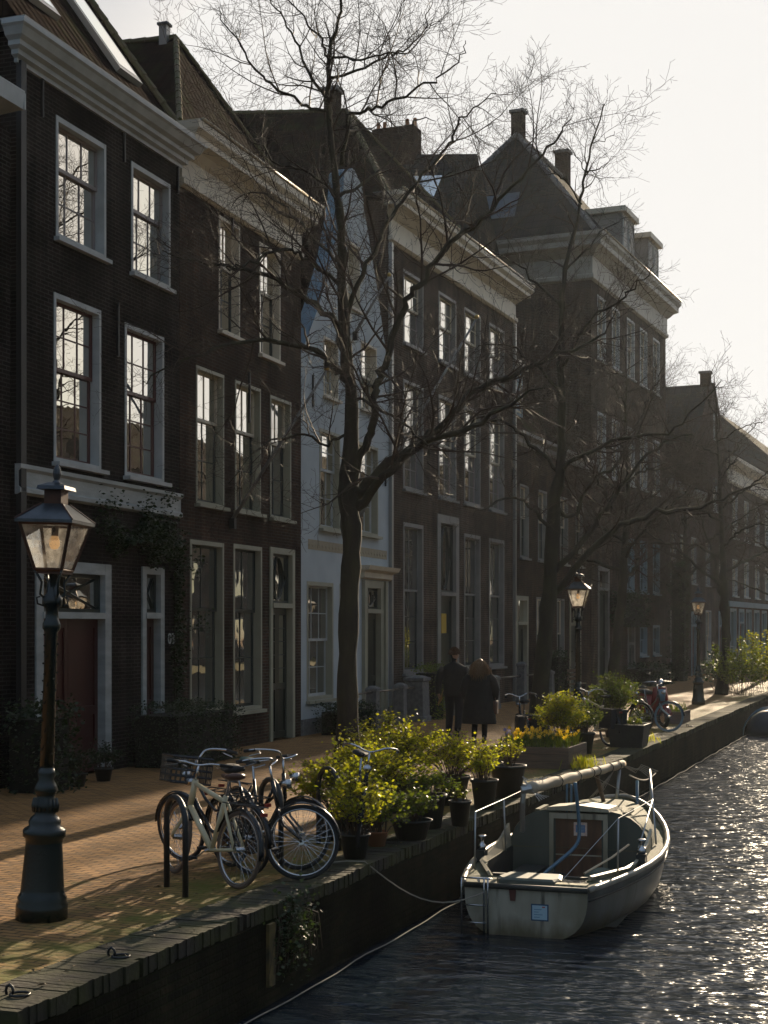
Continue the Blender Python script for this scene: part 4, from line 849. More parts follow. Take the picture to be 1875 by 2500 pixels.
def smooth_pts(P, rad):
    pts = []; rr_ = []
    for i in range(len(P)-1):
        p0, p1, p2, p3 = P[max(i-1, 0)], P[i], P[i+1], P[min(i+2, len(P)-1)]
        for k in range(4):
            t = k/4; pts.append(.5*((2*p1) + (p2-p0)*t + (2*p0-5*p1+4*p2-p3)*t*t + (3*p1-p0-3*p2+p3)*t**3)); rr_.append(rad[i]*(1-t)+rad[i+1]*t)
    pts.append(P[-1]); rr_.append(rad[-1]); return pts, rr_
def build_tree(name, limbs, base, label, seed, group='bare trees along the quay', maxl=4, dens=1.0, flare=1.35, base_len=.72, prof=((0, .18), (.28, .15), (.36, .145), (.42, .10), (.6, .07), (.8, .035), (1, .012))):
    rr = random.Random(seed); t = empty(name, base, 0, label, 'tree', group); b = Vector(base)
    g = MB(); c = MB()
    for k, (P, r0, r1) in enumerate(limbs):
        P = [Vector(p)-b for p in P]; n = len(P)
        L_ = [0]
        for i in range(n-1): L_.append(L_[-1]+(P[i+1]-P[i]).length)
        rad = [r1 + (r0-r1)*(1-L_[i]/L_[-1])**(.75 if k else .8) for i in range(n)]
        if k == 0:
            rad = []
            for q in L_:
                f = q/L_[-1]
                for (a0, b0), (a1, b1) in zip(prof, prof[1:]):
                    if a0 <= f <= a1+1e-9: rad.append(b0+(b1-b0)*(f-a0)/(a1-a0)); break
            rad[0] *= flare
        pts, rad = smooth_pts(P, rad)
        if k == 0:
            rad = [q*(1+.10*math.sin(i*1.9)+rr.uniform(-.05, .05)) for i, q in enumerate(rad)]; pts[0].z = -.05
        if k: rad[0] *= 1.35
        pts = [p + Vector((rr.gauss(0, 1), rr.gauss(0, 1), rr.gauss(0, 1)))*(.03 if k else .012)*(i > 0) for i, p in enumerate(pts)]
        g.tube(pts, rad, 12 if k == 0 else 8)
        spawn(c, pts, rad, 1, maxl, rr, L_[-1] if k else 1.5, .45 if k == 0 else .16, dens=dens*(.8 if k == 0 else 1), base=base_len)
    g.build('trunk', M_bark, t, True); c.build('crown', M_twig, t)
    return t
build_tree('bare_tree', TREE_A, (-9.08, 23.04, 0), 'large bare tree standing in front of the white gabled house', 11, dens=1.15, prof=((0, .185), (.1, .165), (.31, .16), (.34, .18), (.37, .17), (.41, .115), (.55, .09), (.7, .065), (.85, .038), (1, .012)))
build_tree('bare_tree', TREE_B, (-7.42, 29.15, 0), 'bare tree rising behind the daffodil planter, next to the walking couple', 29, dens=1.1, base_len=.38)
def generic_limbs(seed, H, lean=0):
    rr = random.Random(seed); L_ = []
    tr = [Vector((0, 0, 0))]
    for i in range(10):
        tr.append(tr[-1] + Vector((rr.gauss(lean*.02, .07), rr.gauss(0, .07), H/10)))
    L_.append(([tuple(p) for p in tr], .17, .012))
    n = 15
    for i in range(n):
        f = .30 + .62*i/n; z = f*H; k = int(f*10); p = tr[k].lerp(tr[min(10, k+1)], f*10-k)
        a = i*2.4 + rr.uniform(-.4, .4); ln = (1.15-f)*H*.50*rr.uniform(.8, 1.15); P = [p]; el = rr.uniform(.35, .8)
        d = Vector((math.cos(a)*math.cos(el), math.sin(a)*math.cos(el), math.sin(el)))
        for q in range(6):
            d = (d + Vector((rr.gauss(0, .14), rr.gauss(0, .14), rr.gauss(-.05, .12)))).normalized(); P.append(P[-1] + d*ln/6)
        L_.append(([tuple(p) for p in P], .075*(1.2-f), .007))
    return L_
tg = build_tree('bare_tree', generic_limbs(5, 11.5), (0, 0, 0), 'bare tree close to the fronts, between the two farther street lamps', 31, dens=1.45)
tg.location = (-10.6, 53.0, 0); tg.rotation_euler = (0, 0, 1.0); tg.scale = (1.1, 1.1, 1.12)
def place_tree(x, y, rz, sc, label, group='bare trees along the quay', src=tg):
    o = copy_tree(src); o.location = (x, y, 0); o.rotation_euler = (0, 0, rz); o.scale = sc; tag(o, label, group=group); return o
place_tree(-10.4, 67, 2.6, (1.1, 1.1, 1.08), 'bare tree directly left of the farthest street lamp, dark trunk against the blue fronts')
tg2 = build_tree('bare_tree', generic_limbs(19, 11.2), (0, 0, 0), 'x', 47, dens=.62, base_len=.6)
tg2.location = (-6.9, 53.5, 0); tg2.rotation_euler = (0, 0, 2.1); tag(tg2, 'bare tree right of the farthest street lamp, by the bushes at the right edge', 'tree', 'bare trees along the quay')
place_tree(-6.9, 72, 5.0, (1.0, 1.0, .9), 'slim bare tree farthest down the quay, branches over the roofs at the right edge', src=tg2)
place_tree(11.5, 44, 3.3, (.8, .8, .9), 'bare tree on the opposite bank, seen mirrored in the black house panes')

# ------------------------------------------------------------------ street lamps
def make_lamp():
    t = empty('street_lamp', (0, 0, 0))
    g = MB(); g.lathe([(.215, 0), (.215, .12), (.20, .15), (.205, .18), (.185, .21), (.18, .25), (.152, .62), (.155, .66), (.178, .68), (.178, .73), (.165, .745), (.13, .765), (.135, .80), (.12, .83), (.085, .86), (.10, .90), (.095, .97), (.07, 1.0), (.085, 1.03), (.10, 1.06), (.085, 1.10), (.062, 1.14), (.075, 1.19), (.062, 1.24)], 24)
    b = g.build('base', M_lampgreen, t, True)
    g = MB()
    for k in range(16):
        a = k*math.pi/8; g.tube([(.097*math.cos(a), .097*math.sin(a), .88), (.103*math.cos(a), .103*math.sin(a), .93), (.09*math.cos(a), .09*math.sin(a), .99)], .012, 5)
    g.build('fluting', M_lampgreen, b, True)
    g = MB(); g.lathe([(.058, 1.24), (.050, 2.35), (.075, 2.38), (.075, 2.42), (.055, 2.46), (.05, 2.54), (.085, 2.58), (.085, 2.63), (.045, 2.68), (.03, 2.86)], 16)
    for k in range(60):
        a = k*2.4; z = 1.26 + k*.018; g.tube([(.054*math.cos(a), .054*math.sin(a), z), (.064*math.cos(a), .064*math.sin(a), z+.012)], .007, 4)
    g.build('post', M_lampgreen, t, True)
    g = MB()
    for k in range(4):
        a = math.pi/4 + k*math.pi/2; c, s_ = math.cos(a), math.sin(a)
        g.tube([(.04*c, .04*s_, 2.60), (.11*c, .11*s_, 2.66), (.10*c, .10*s_, 2.76), (.17*c, .17*s_, 2.86)], .011, 6)
        g.tube([(.06*c, .06*s_, 2.56), (.13*c, .13*s_, 2.58), (.14*c, .14*s_, 2.63), (.11*c, .11*s_, 2.64)], .008, 5)
    g.build('scroll_brackets', M_lampgreen, t, True)
    lt = MB(); zb, zt, wb, wt = 2.86, 3.235, .118, .222
    def cor(w_, z, k): return Vector(((w_, w_, z), (-w_, w_, z), (-w_, -w_, z), (w_, -w_, z))[k])
    for k in range(4):
        lt.tube([cor(wb, zb, k), cor(wt, zt, k)], .0155, 4)
        for w_, z, r in ((wb, zb, .016), (wt, zt, .016)): lt.tube([cor(w_, z, k), cor(w_, z, (k+1) % 4)], r, 4)
    lt.box(-wb, wb, -wb, wb, zb-.03, zb-.004)
    fr = lt.build('lantern_frame', M_copper, t)
    for k in range(4):
        g = MB(); a, b_, c, d = cor(wb, zb, k), cor(wb, zb, (k+1) % 4), cor(wt, zt, (k+1) % 4), cor(wt, zt, k); g.quad(a, b_, c, d); g.build('glass_panel', M_clear, fr)
    g = MB(); e, tt = .252, .088
    ring = lambda w_, z: [(w_, w_, z), (-w_, w_, z), (-w_, -w_, z), (w_, -w_, z)]
    g.loft([ring(e-.03, 3.232), ring(e, 3.236), ring(e, 3.262), ring(tt, 3.40)])
    rf = g.build('lantern_roof', M_roofzinc, t)
    g = MB()
    for k in range(4):
        g = MB(); g.tube([cor(e, 3.264, k), cor(tt, 3.402, k)], .009, 4); g.build('roof_rib', M_copper, rf)
    g = MB(); g.box(-.075, .075, -.075, .075, 3.38, 3.52); ch = g.build('chimney', M_copper, t)
    g = MB(); g.loft([ring(.125, 3.515), ring(.118, 3.545), ring(.05, 3.575)]); g.lathe([(.045, 3.57), (.022, 3.60), (.03, 3.62), (.036, 3.65), (.03, 3.69), (.012, 3.72), (.0, 3.73)], 10); g.build('cap', M_roofzinc, ch)
    g = MB(); g.lathe([(.0, 3.03), (.028, 3.035), (.042, 3.06), (.044, 3.09), (.036, 3.12), (.028, 3.14)], 14); g.build('bulb', M_bulb, t, True)
    g = MB(); g.lathe([(.03, 3.142), (.03, 3.20), (.02, 3.22)], 10); g.build('socket', M_iron, t)
    return t
lamp = make_lamp()
LP = [(-6.62, 10.12, R(10), 'large dark green street lamp in the left foreground, before the red door'),
      (-6.85, 30.4, R(4), 'street lamp in the middle distance between the scooter and the walking couple'),
      (-6.62, 46.0, R(8), 'smallest and farthest street lamp, standing near the planter box on the quay')]
for i, (x, y, a, lb) in enumerate(LP):
    o = lamp if i == 0 else copy_tree(lamp)
    o.location = (x, y, 0); o.rotation_euler = (0, 0, a)
    o.scale = (.95, .95, .97)
    if i == 0: o.rotation_euler = (Matrix.Rotation(R(2.0), 3, Vector((-math.sin(THETA), math.cos(THETA), 0))) @ Matrix.Rotation(a, 3, 'Z')).to_euler()
    tag(o, lb, 'street lamp', 'old street lamps along the quay')

# ------------------------------------------------------------------ plants
def shrub_mesh(g_st, g_lf, rr, c, h, w, stems, leaves, size, base_r=.12, tall=.0):
    for i in range(stems):
        a = rr.uniform(0, 6.283); rad = rr.uniform(.1, 1)*w; hh = h*rr.uniform(.6, 1.12)
        p0 = Vector((c[0]+math.cos(a)*base_r*rr.random(), c[1]+math.sin(a)*base_r*rr.random(), c[2]))
        p3 = Vector((c[0]+math.cos(a)*rad, c[1]+math.sin(a)*rad, c[2]+hh*(1-.35*(rad/w)**2)))
        mid = p0.lerp(p3, .5) + Vector((rr.gauss(0, .04), rr.gauss(0, .04), .05))
        pts = [p0, p0.lerp(mid, .5)+Vector((0, 0, .03)), mid, mid.lerp(p3, .5)+Vector((rr.gauss(0, .03), rr.gauss(0, .03), .02)), p3]
        g_st.tube(pts, [.007, .006, .005, .004, .002], 4, cap=False)
        lp = []
        for k in range(leaves):
            t = rr.uniform(.25, 1)**.75*4; j = min(3, int(t)); p = pts[j].lerp(pts[j+1], t-j)
            if rr.random() < .35:
                q = p + Vector((rr.gauss(0, .07), rr.gauss(0, .07), rr.uniform(.0, .10))); g_st.tube([p, q], .002, 3, cap=False); p = q
            lp.append(p + Vector((rr.gauss(0, .02), rr.gauss(0, .02), rr.gauss(0, .015))))
        leafcloud(g_lf, lp, size, rr)
def potted(x, y, label, ph, pr, h, w, m, stems=14, leaves=26, size=.045, seed=0, square=False, cat='potted plant', group='potted plants along the quay'):
    stems = int(stems*1.5); leaves = int(leaves*1.35); size *= .88; leaves = int(leaves*1.35); w *= 1.12
    rr = random.Random(seed*13+5); t = empty('potted_plant', (x, y, 0), rr.uniform(0, 3) if not square else 0, label, cat, group)
    g = MB()
    if square:
        ring = lambda a, z: [(a, a, z), (-a, a, z), (-a, -a, z), (a, -a, z)]
        g.loft([ring(pr*.85, 0), ring(pr, ph), ring(pr*1.04, ph), ring(pr*1.04, ph+.03), ring(pr*.93, ph+.03), ring(pr*.9, ph-.04)], capb=True)
    else: g.lathe([(pr*.72, 0), (pr*.98, ph*.9), (pr*1.06, ph*.9), (pr*1.08, ph), (pr*.98, ph), (pr*.95, ph-.05), (.001, ph-.05)], 20)
    g.build('pot', M_terracotta if 'terracotta' in label else M_pot, t, not square)
    s_, l_ = MB(), MB(); shrub_mesh(s_, l_, rr, (0, 0, ph-.06), h, w, stems, leaves, size)
    s_.build('stems', M_twig, t); l_.build('leaves', m, t)
    return t
PP = [(-5.42, 13.9, 'leafy pot plant beside the leaning bicycle', .25, .15, .62, .42, M_leaf_lime, 16, 40, .05),
      (-5.50, 14.75, 'small terracotta pot at the foot of the big lime green shrub row', .16, .12, .5, .38, M_leaf_green, 14, 34, .05),
      (-5.32, 15.35, 'low dark trough plant in front of the shrub row, near the quay edge', .22, .22, .34, .3, M_leaf_green, 14, 20, .05),
      (-5.42, 16.25, 'small leafy plant in a tall black pot nearest the quay edge', .40, .20, .30, .3, M_leaf_green, 13, 30, .05),
      (-5.15, 16.6, 'nearly empty grey bucket pot right of the tall black pot', .30, .13, .18, .12, M_leaf_green, 5, 8, .04),
      (-6.15, 16.2, 'widest lime leaved shrub in the middle of the shrub row', .35, .25, .72, .75, M_leaf_lime, 34, 46, .045),
      (-6.3, 17.6, 'tallest lime leaved shrub with shoots in front of the walking man', .4, .26, .85, .75, M_leaf_lime, 36, 46, .045),
      (-5.9, 18.6, 'twiggy lime shrub in front of the walking woman', .38, .25, .58, .6, M_leaf_lime, 28, 34, .042),
      (-6.1, 15.1, 'dense green shrub behind the leaning bicycle', .3, .22, .62, .6, M_leaf_lime, 26, 50, .05),
      (-5.35, 18.3, 'plant in a slim pot between the shrubs and the large pot', .38, .17, .45, .35, M_leaf_lime, 13, 30, .045),
      (-5.42, 19.7, 'large dark pot with thin lime sprigs at the end of the shrub row', .44, .24, .40, .3, M_leaf_lime, 9, 16, .042)]
for i, p in enumerate(PP):
    potted(p[0], p[1], p[2], p[3], p[4], p[5], p[6], p[7], p[8], p[9], p[10], seed=i)
potted(-6.15, 25.9, 'round green bush in a black pot right of the daffodil planter', .42, .24, .75, .5, M_leaf_lime, 34, 44, .055, seed=31)
potted(-6.0, 27.0, 'second dark pot with green bush beside the round bush', .40, .22, .6, .42, M_leaf_green, 22, 34, .055, seed=32)
potted(-5.52, 29.0, 'square dark planter tub at the quay edge before the blue bicycle', .42, .36, .12, .3, M_leaf_green, 10, 12, .05, seed=33, square=True)
potted(-6.3, 31.4, 'green bush behind the parked bicycles with yellow flowers', .4, .24, 1.0, .6, M_leaf_green, 30, 44, .06, seed=34)
def big_bush(x, y, label, h, w, m, seed, n=30, cat='bush'):
    rr = random.Random(seed); t = empty('bush', (x, y, 0), 0, label, cat, 'bushes far along the quay')
    s_, l_ = MB(), MB(); shrub_mesh(s_, l_, rr, (0, 0, 0), h, w, n, 60, .085, base_r=w*.4); s_.build('stems', M_twig, t); l_.build('leaves', m, t); return t
big_bush(-6.2, 53.0, 'bush at the right edge beside the far tree trunk', 1.9, 1.3, M_leaf_green, 3, 46)
big_bush(-5.4, 55.5, 'yellow green bush touching the right edge of the picture', 2.4, 1.5, M_leaf_lime, 4, 50)
big_bush(-7.3, 57.5, 'low dark bush behind the farthest trunk by the shopfront', 1.4, 1.4, M_leaf_dark, 5, 40)

# wooden planters
def planter(x, y, sx, sy, h, label, seed, flowers, rz=0.0, n=85):
    t = empty('wooden_planter', (x, y, 0), rz, label, 'planter', 'wooden planter boxes on the quay'); rr = random.Random(seed)
    g = MB(); k = 2 if h < .3 else 3
    for i in range(k):
        z0, z1 = i*h/k+.004, (i+1)*h/k-.004; q = rr.uniform(-.004, .004)
        g.box(-sx/2+q, sx/2+q, -sy/2, -sy/2+.03, z0, z1); g.box(-sx/2, sx/2, sy/2-.03, sy/2, z0, z1)
        g.box(-sx/2, -sx/2+.03, -sy/2+.032, sy/2-.032, z0, z1); g.box(sx/2-.03+q, sx/2+q, -sy/2+.032, sy/2-.032, z0, z1)
    for a in (-1, 1):
        for b in (-1, 1): g.box(a*sx/2-.04*(a > 0)-.0, a*sx/2+.04*(a < 0), b*(sy/2-.033)-.04*(b > 0), b*(sy/2-.033)+.04*(b < 0), 0, h-.01)
    g.build('boards', M_wood, t)
    g = MB(); g.box(-sx/2+.035, sx/2-.035, -sy/2+.035, sy/2-.035, .02, h-.06); g.build('soil', M_soil, t)
    lv, st, proto_fl = MB(), MB(), {}
    for i in range(n*3):
        x0, y0 = rr.uniform(-sx/2+.06, sx/2-.06), rr.uniform(-sy/2+.06, sy/2-.06); hh = rr.uniform(.12, .30); a = rr.uniform(0, 6.28); lx, ly = math.cos(a)*.05, math.sin(a)*.05
        px, py = -math.sin(a)*.008, math.cos(a)*.008
        lv.poly([(x0-px, y0-py, h-.07), (x0+px, y0+py, h-.07), (x0+lx+px*.8, y0+ly+py*.8, h-.07+hh*.8), (x0+lx*1.6, y0+ly*1.6, h-.07+hh), (x0+lx-px*.8, y0+ly-py*.8, h-.07+hh*.8)])
    lv.build('leaves', M_leaf_green, t)
    if flowers:
        for i in range(n):
            x0, y0 = rr.uniform(-sx/2+.08, sx/2-.08), rr.uniform(-sy/2+.08, sy/2-.08); z = h + rr.uniform(.12, .26)
            st.tube([(x0, y0, h-.07), (x0+.01, y0, z)], .004, 3, cap=False)
            blue = x0 < -sx*.33 and rr.random() < .5
            g = MB()
            for k in range(6):
                a = k*math.pi/3; P_ = lambda q, r, yy: (math.cos(q)*r, yy, math.sin(q)*r)
                g.poly([(0, 0, 0), P_(a-.5, .022, 0), P_(a, .042, .008), P_(a+.5, .022, 0)])
            g.loft([[(math.cos(q*math.pi/3)*r_, yy, math.sin(q*math.pi/3)*r_) for q in range(6)] for r_, yy in ((.009, -.002), (.013, -.024))], capa=False, capb=False)
            key = 'v' if blue else 'y'
            if key not in proto_fl:
                proto_fl[key] = g.build('flower_head', M_flower_b if blue else M_flower_y, t); fo = proto_fl[key]
            else: fo = proto_fl[key].copy(); col.objects.link(fo); fo.parent = t
            fo.location = (x0, y0, z); fo.rotation_euler = (rr.uniform(-.5, .3), rr.uniform(0, 3), rr.gauss(0, .7))
        st.build('flower_stems', M_leaf_green, t)
    return t
planter(-6.2, 24.55, 1.32, 1.4, .36, 'weathered wooden planter full of yellow daffodils in front of the second tree', 1, True)
planter(-6.15, 36.9, 1.1, 1.3, .30, 'smaller wooden planter with low green plants near the red scooter', 2, False, n=60)
tag(potted(-6.1, 33.0, 'x', .0001, .01, .55, .3, M_leaf_green, 12, 20, .05, seed=77), 'low green clump with yellow flowers between the bicycles', 'plant')

def tuft(x, y, label, n, seed, w=.25, h=.2):
    rr = random.Random(seed); t = empty('grass_tuft', (x, y, 0), 0, label, 'grass tuft', 'grass tufts on the quay'); g = MB()
    for i in range(n):
        a = rr.uniform(0, 6.28); r = abs(rr.gauss(0, w)); x0, y0 = r*math.cos(a)*.5, r*math.sin(a); hh = h*rr.uniform(.4, 1.1); lx, ly = rr.gauss(0, .06), rr.gauss(0, .06)
        g.poly([(x0-.004, y0, 0), (x0+.004, y0, 0), (x0+lx*.5+.003, y0+ly*.5, hh*.7), (x0+lx, y0+ly, hh)])
    g.build('blades', M_leaf_lime, t)
tuft(-5.4, 24.3, 'grass tuft at the foot of the daffodil planter', 160, 1, .3, .22)
tuft(-5.5, 30.2, 'grass tuft beside the square dark tub', 120, 2, .3, .2)

# hedges, ivy and plants by the fronts
def leafbox(name, loc, rz, sx, sy, h, label, n, size, m, seed, cat='hedge', lumps=.06):
    rr = random.Random(seed); t = empty(name, loc, rz, label, cat)
    g = MB(); g.box(-sx/2+.10, sx/2-.10, -sy/2+.10, sy/2-.10, 0, h-.12); g.build('branches', pmat('hedge_dark_core_%d' % seed, (.015, .014, .008), rough=1), t)  # solid dark box filling the inside of the leaves
    P = []
    for i in range(n):
        f = rr.random(); 
        if f < .3: p = [rr.uniform(-1, 1)*sx/2, rr.uniform(-1, 1)*sy/2, h]
        elif f < .65: p = [rr.uniform(-1, 1)*sx/2, -sy/2, rr.uniform(0, h)]
        else: p = [rr.choice((-1, 1))*sx/2, rr.uniform(-1, 1)*sy/2, rr.uniform(0, h)]
        q = .07*math.sin(p[0]*5+seed)+.05*math.sin(p[2]*7+p[1]*6)
        P.append((p[0]+rr.gauss(0, lumps)*.6+q*.3, p[1]+rr.gauss(0, lumps)*.6+q*.3, max(.02, p[2]+rr.gauss(0, lumps)*.6+q*.5)))
    g = MB(); leafcloud(g, P, size, rr); g.build('leaves', m, t); return t
def on(pl, u, out, z=0):
    O, P = pl; a = R(P); return (O[0]+math.sin(a)*u+math.cos(a)*out, O[1]+math.cos(a)*u-math.sin(a)*out, z)
leafbox('box_hedge', on((A_O, A_P), 4.35, .55), R(91), 2.3, 1.0, .98, 'clipped dark green hedge block before the black house, right of the red door', 5200, .04, M_leaf_dark, 5)
leafbox('evergreen_shrub', on((A_O, A_P), -.35, .6), R(91), .8, .8, 1.15, 'dark evergreen shrub against the left edge of the picture', 1700, .06, M_leaf_dark, 6, 'shrub', .12)
leafbox('box_hedge', on((A_O, A_P), 12.3, .55), R(91), 2.0, .7, .62, 'low dark hedge under the window of the white house', 2600, .05, M_leaf_dark, 7)
potted(*on((A_O, A_P), 1.2, .75)[:2], 'small pot plant behind the large lamp post, by the red door', .2, .14, .4, .28, M_leaf_dark, 12, 26, .05, seed=51)
potted(*on((A_O, A_P), .35, .8)[:2], 'small pot plant left of the large lamp post', .2, .14, .35, .25, M_leaf_dark, 12, 26, .05, seed=52)
leafbox('box_shrub', on((B_O, B_P), .9, .75, .0), R(88), .9, .7, 1.3, 'rounded green shrub behind the stone posts before the wide house', 1700, .05, M_leaf_green, 8, 'shrub', .1)
leafbox('box_shrub', on((B_O, B_P), 13.2, .7, .0), R(88), 1.0, .6, 1.5, 'dark shrub by the low brick house behind the second tree', 1300, .06, M_leaf_dark, 9, 'shrub', .12)
leafbox('box_shrub', on((C_O, C_P), 5.5, .9, .0), R(86), 3.6, 1.2, .8, 'low dim shrubs at the foot of the tall block', 1500, .08, M_leaf_dark, 10, 'shrub', .14)
leafbox('climbing_ivy', on((C_O, C_P), 5.0, .25, 2.4), R(86), 4.5, .4, 1.3, 'dark ivy mass over the doors of the tall block', 1500, .10, M_leaf_dark, 12, 'ivy', .2)
# ivy on the black house
iv = empty('climbing_ivy', on((A_O, A_P), 3.6, 0), R(90-A_P), 'dark ivy hanging under the white band and down the corner of the black house', 'ivy')
rr = random.Random(9); P = []
for i in range(4200):
    x = rr.triangular(-1.6, 1.45, .5); top = 4.15 + .28*math.sin(x*3)+.15*math.sin(x*7+1); bot = 3.62-.35*max(0, x)-.2*math.sin(x*5)
    z = rr.triangular(bot, top, (bot+top)/2); P.append((x, -.05-abs(rr.gauss(0, .14)), z))
for i in range(1500):
    z = rr.uniform(.9, 3.9); P.append((1.42+rr.gauss(0, .10+.05*math.sin(z*4)), -.04-abs(rr.gauss(0, .06)), z))
for i in range(420):
    k = rr.choice([(.9, 4.55, .12), (.1, 4.4, .12), (-1.1, 4.3, .2), (2.1, 2.4, .25), (1.9, 3.5, .2)]); P.append((k[0]+rr.gauss(0, k[2]), -.08-abs(rr.gauss(0, .1)), k[1]+rr.gauss(0, .12)))
g = MB(); leafcloud(g, P, .062, rr, up=-.2); g.build('leaves', M_leaf_dark, iv)
g = MB()
for k in range(5): g.tube([(1.4+.05*math.sin(k*2+z*2.1), -.03, z*.6) for z in range(8)], .012, 5)
g.build('stems', M_bark, iv)
# dim creeper on the tree trunk side by T4
leafbox('climbing_ivy', (-10.45, 66.6, 0), 0, .75, .75, 5.2, 'ivy column wrapped round a far trunk left of the farthest lamp', 1800, .09, M_leaf_dark, 14, 'ivy', .12)

# stone posts with iron rails before the stoops
def post(u, pl, label, h=.95, w=.26, out=.78, square=True):
    t = empty('stone_post', on(pl, u, out), R(90-pl[1]), label, 'stone post', 'stoop posts')
    g = MB(); ring = lambda a, z: [(a, a, z), (-a, a, z), (-a, -a, z), (a, -a, z)]
    g.loft([ring(w*.56, 0), ring(w*.56, .12), ring(w*.5, .14), ring(w*.46, h-.12), ring(w*.54, h-.10), ring(w*.54, h-.03), ring(w*.2, h+.03)]); g.build('shaft', M_stone, t)
def rail(u0, u1, pl, z, label, out=.78):
    t = empty('iron_rail', on(pl, u0, out, z), R(90-pl[1]), label, 'railing', 'stoop railings')
    g = MB(); g.tube([(0.0, 0, 0), (u1-u0, 0, 0)], .024, 8); g.build('bar', M_steel2, t, True)
    g = MB(); g.box(-.02, .02, -.03, .03, -.05, .05); g.box(u1-u0-.02, u1-u0+.02, -.03, .03, -.05, .05); g.build('socket', M_iron, t)
M_steel2 = pmat('worn_dark_iron_rail', (.22, .19, .16), rough=.32, metal=1.0, bump=.15, bscale=40)
PA, PB = (A_O, A_P), (B_O, B_P)
for u, lb in ((13.4, 'stone post partly hidden by the large tree trunk'), (15.4, 'stone post by the door of the white house')): post(u, PA, lb, .98)
rail(11.4, 13.3, PA, .86, 'iron rail before the window of the white house, left of the big tree')
rail(13.5, 15.3, PA, .86, 'iron rail right of the big tree trunk'); rail(15.5, 16.7, PA, .86, 'iron rail between door post and the broad stone pier')
for u, lb, h, w in ((-.1, 'broad stone pier between the white and the wide house', 1.12, .5), (2.7, 'stone post before the wide house, left of the walking man', .95, .3), (6.2, 'stone post hidden partly by the walking couple', .95, .3), (9.0, 'pale stone post just right of the walking woman', 1.28, .26), (12.1, 'stone post near the second tree', .95, .3)): post(u, PB, lb, h, w)
rail(3.0, 6.0, PB, .88, 'bright iron rail left of the walking man'); rail(6.4, 8.8, PB, .88, 'bright iron rail right of the walking woman'); rail(9.2, 11.9, PB, .88, 'bright iron rail between the pale post and the second tree')

# bench by the low house
bn = empty('bench', on(PB, 15.0, .8), R(90-B_P), 'small slatted bench against the low house, seen above the parked bicycle', 'bench')
g = MB(); [g.box(-.6, .6, -.35+k*.12, -.25+k*.12, .42, .45) for k in range(3)]; g.build('seat', M_wood, bn)
g = MB(); [g.box(-.6, .6, .02, .05, .55+k*.14, .65+k*.14) for k in range(3)]; g.build('backrest', M_wood, bn)
for a in (-.55, .52):
    g = MB(); g.box(a, a+.04, -.34, -.30, 0, .418); g.box(a, a+.04, .052, .09, 0, .95); g.build('leg', M_iron, bn)
# ------------------------------------------------------------------ bicycles
def wheel(parent, c, r, m_tyre, m_rim, steer=None, name='wheel', nsp=28):
    tf = steer or (lambda p: Vector(p))
    g = MB()
    for k in range(nsp):
        a = 2*math.pi*k/nsp; s = .025*(1 if k % 2 else -1); a2 = a + (.35 if k % 4 < 2 else -.35)
        g.tube([tf((c[0]+.02*math.cos(a2), c[1]+s, c[2]+.02*math.sin(a2))), tf((c[0]+(r-.035)*math.cos(a), c[1], c[2]+(r-.035)*math.sin(a)))], .0016, 3, cap=False)
    g.tube([tf((c[0], c[1]-.045, c[2])), tf((c[0], c[1]+.045, c[2]))], [.026, .026], 8)
    w_ = g.build(name, M_steel, parent)
    g = MB(); g.tube([tf((c[0]+(r-.018)*math.cos(a*math.pi/24), c[1], c[2]+(r-.018)*math.sin(a*math.pi/24))) for a in range(48)], .019, 8, closed=True); g.build('tyre', m_tyre, w_, True)
    g = MB(); g.tube([tf((c[0]+(r-.042)*math.cos(a*math.pi/24), c[1], c[2]+(r-.042)*math.sin(a*math.pi/24))) for a in range(48)], .0105, 6, closed=True); g.build('rim', m_rim, w_, True)
    return w_
def arc(c, r, a0, a1, n=12): return [(c[0]+r*math.cos(R(a0+(a1-a0)*i/n)), c[1], c[2]+r*math.sin(R(a0+(a1-a0)*i/n))) for i in range(n+1)]
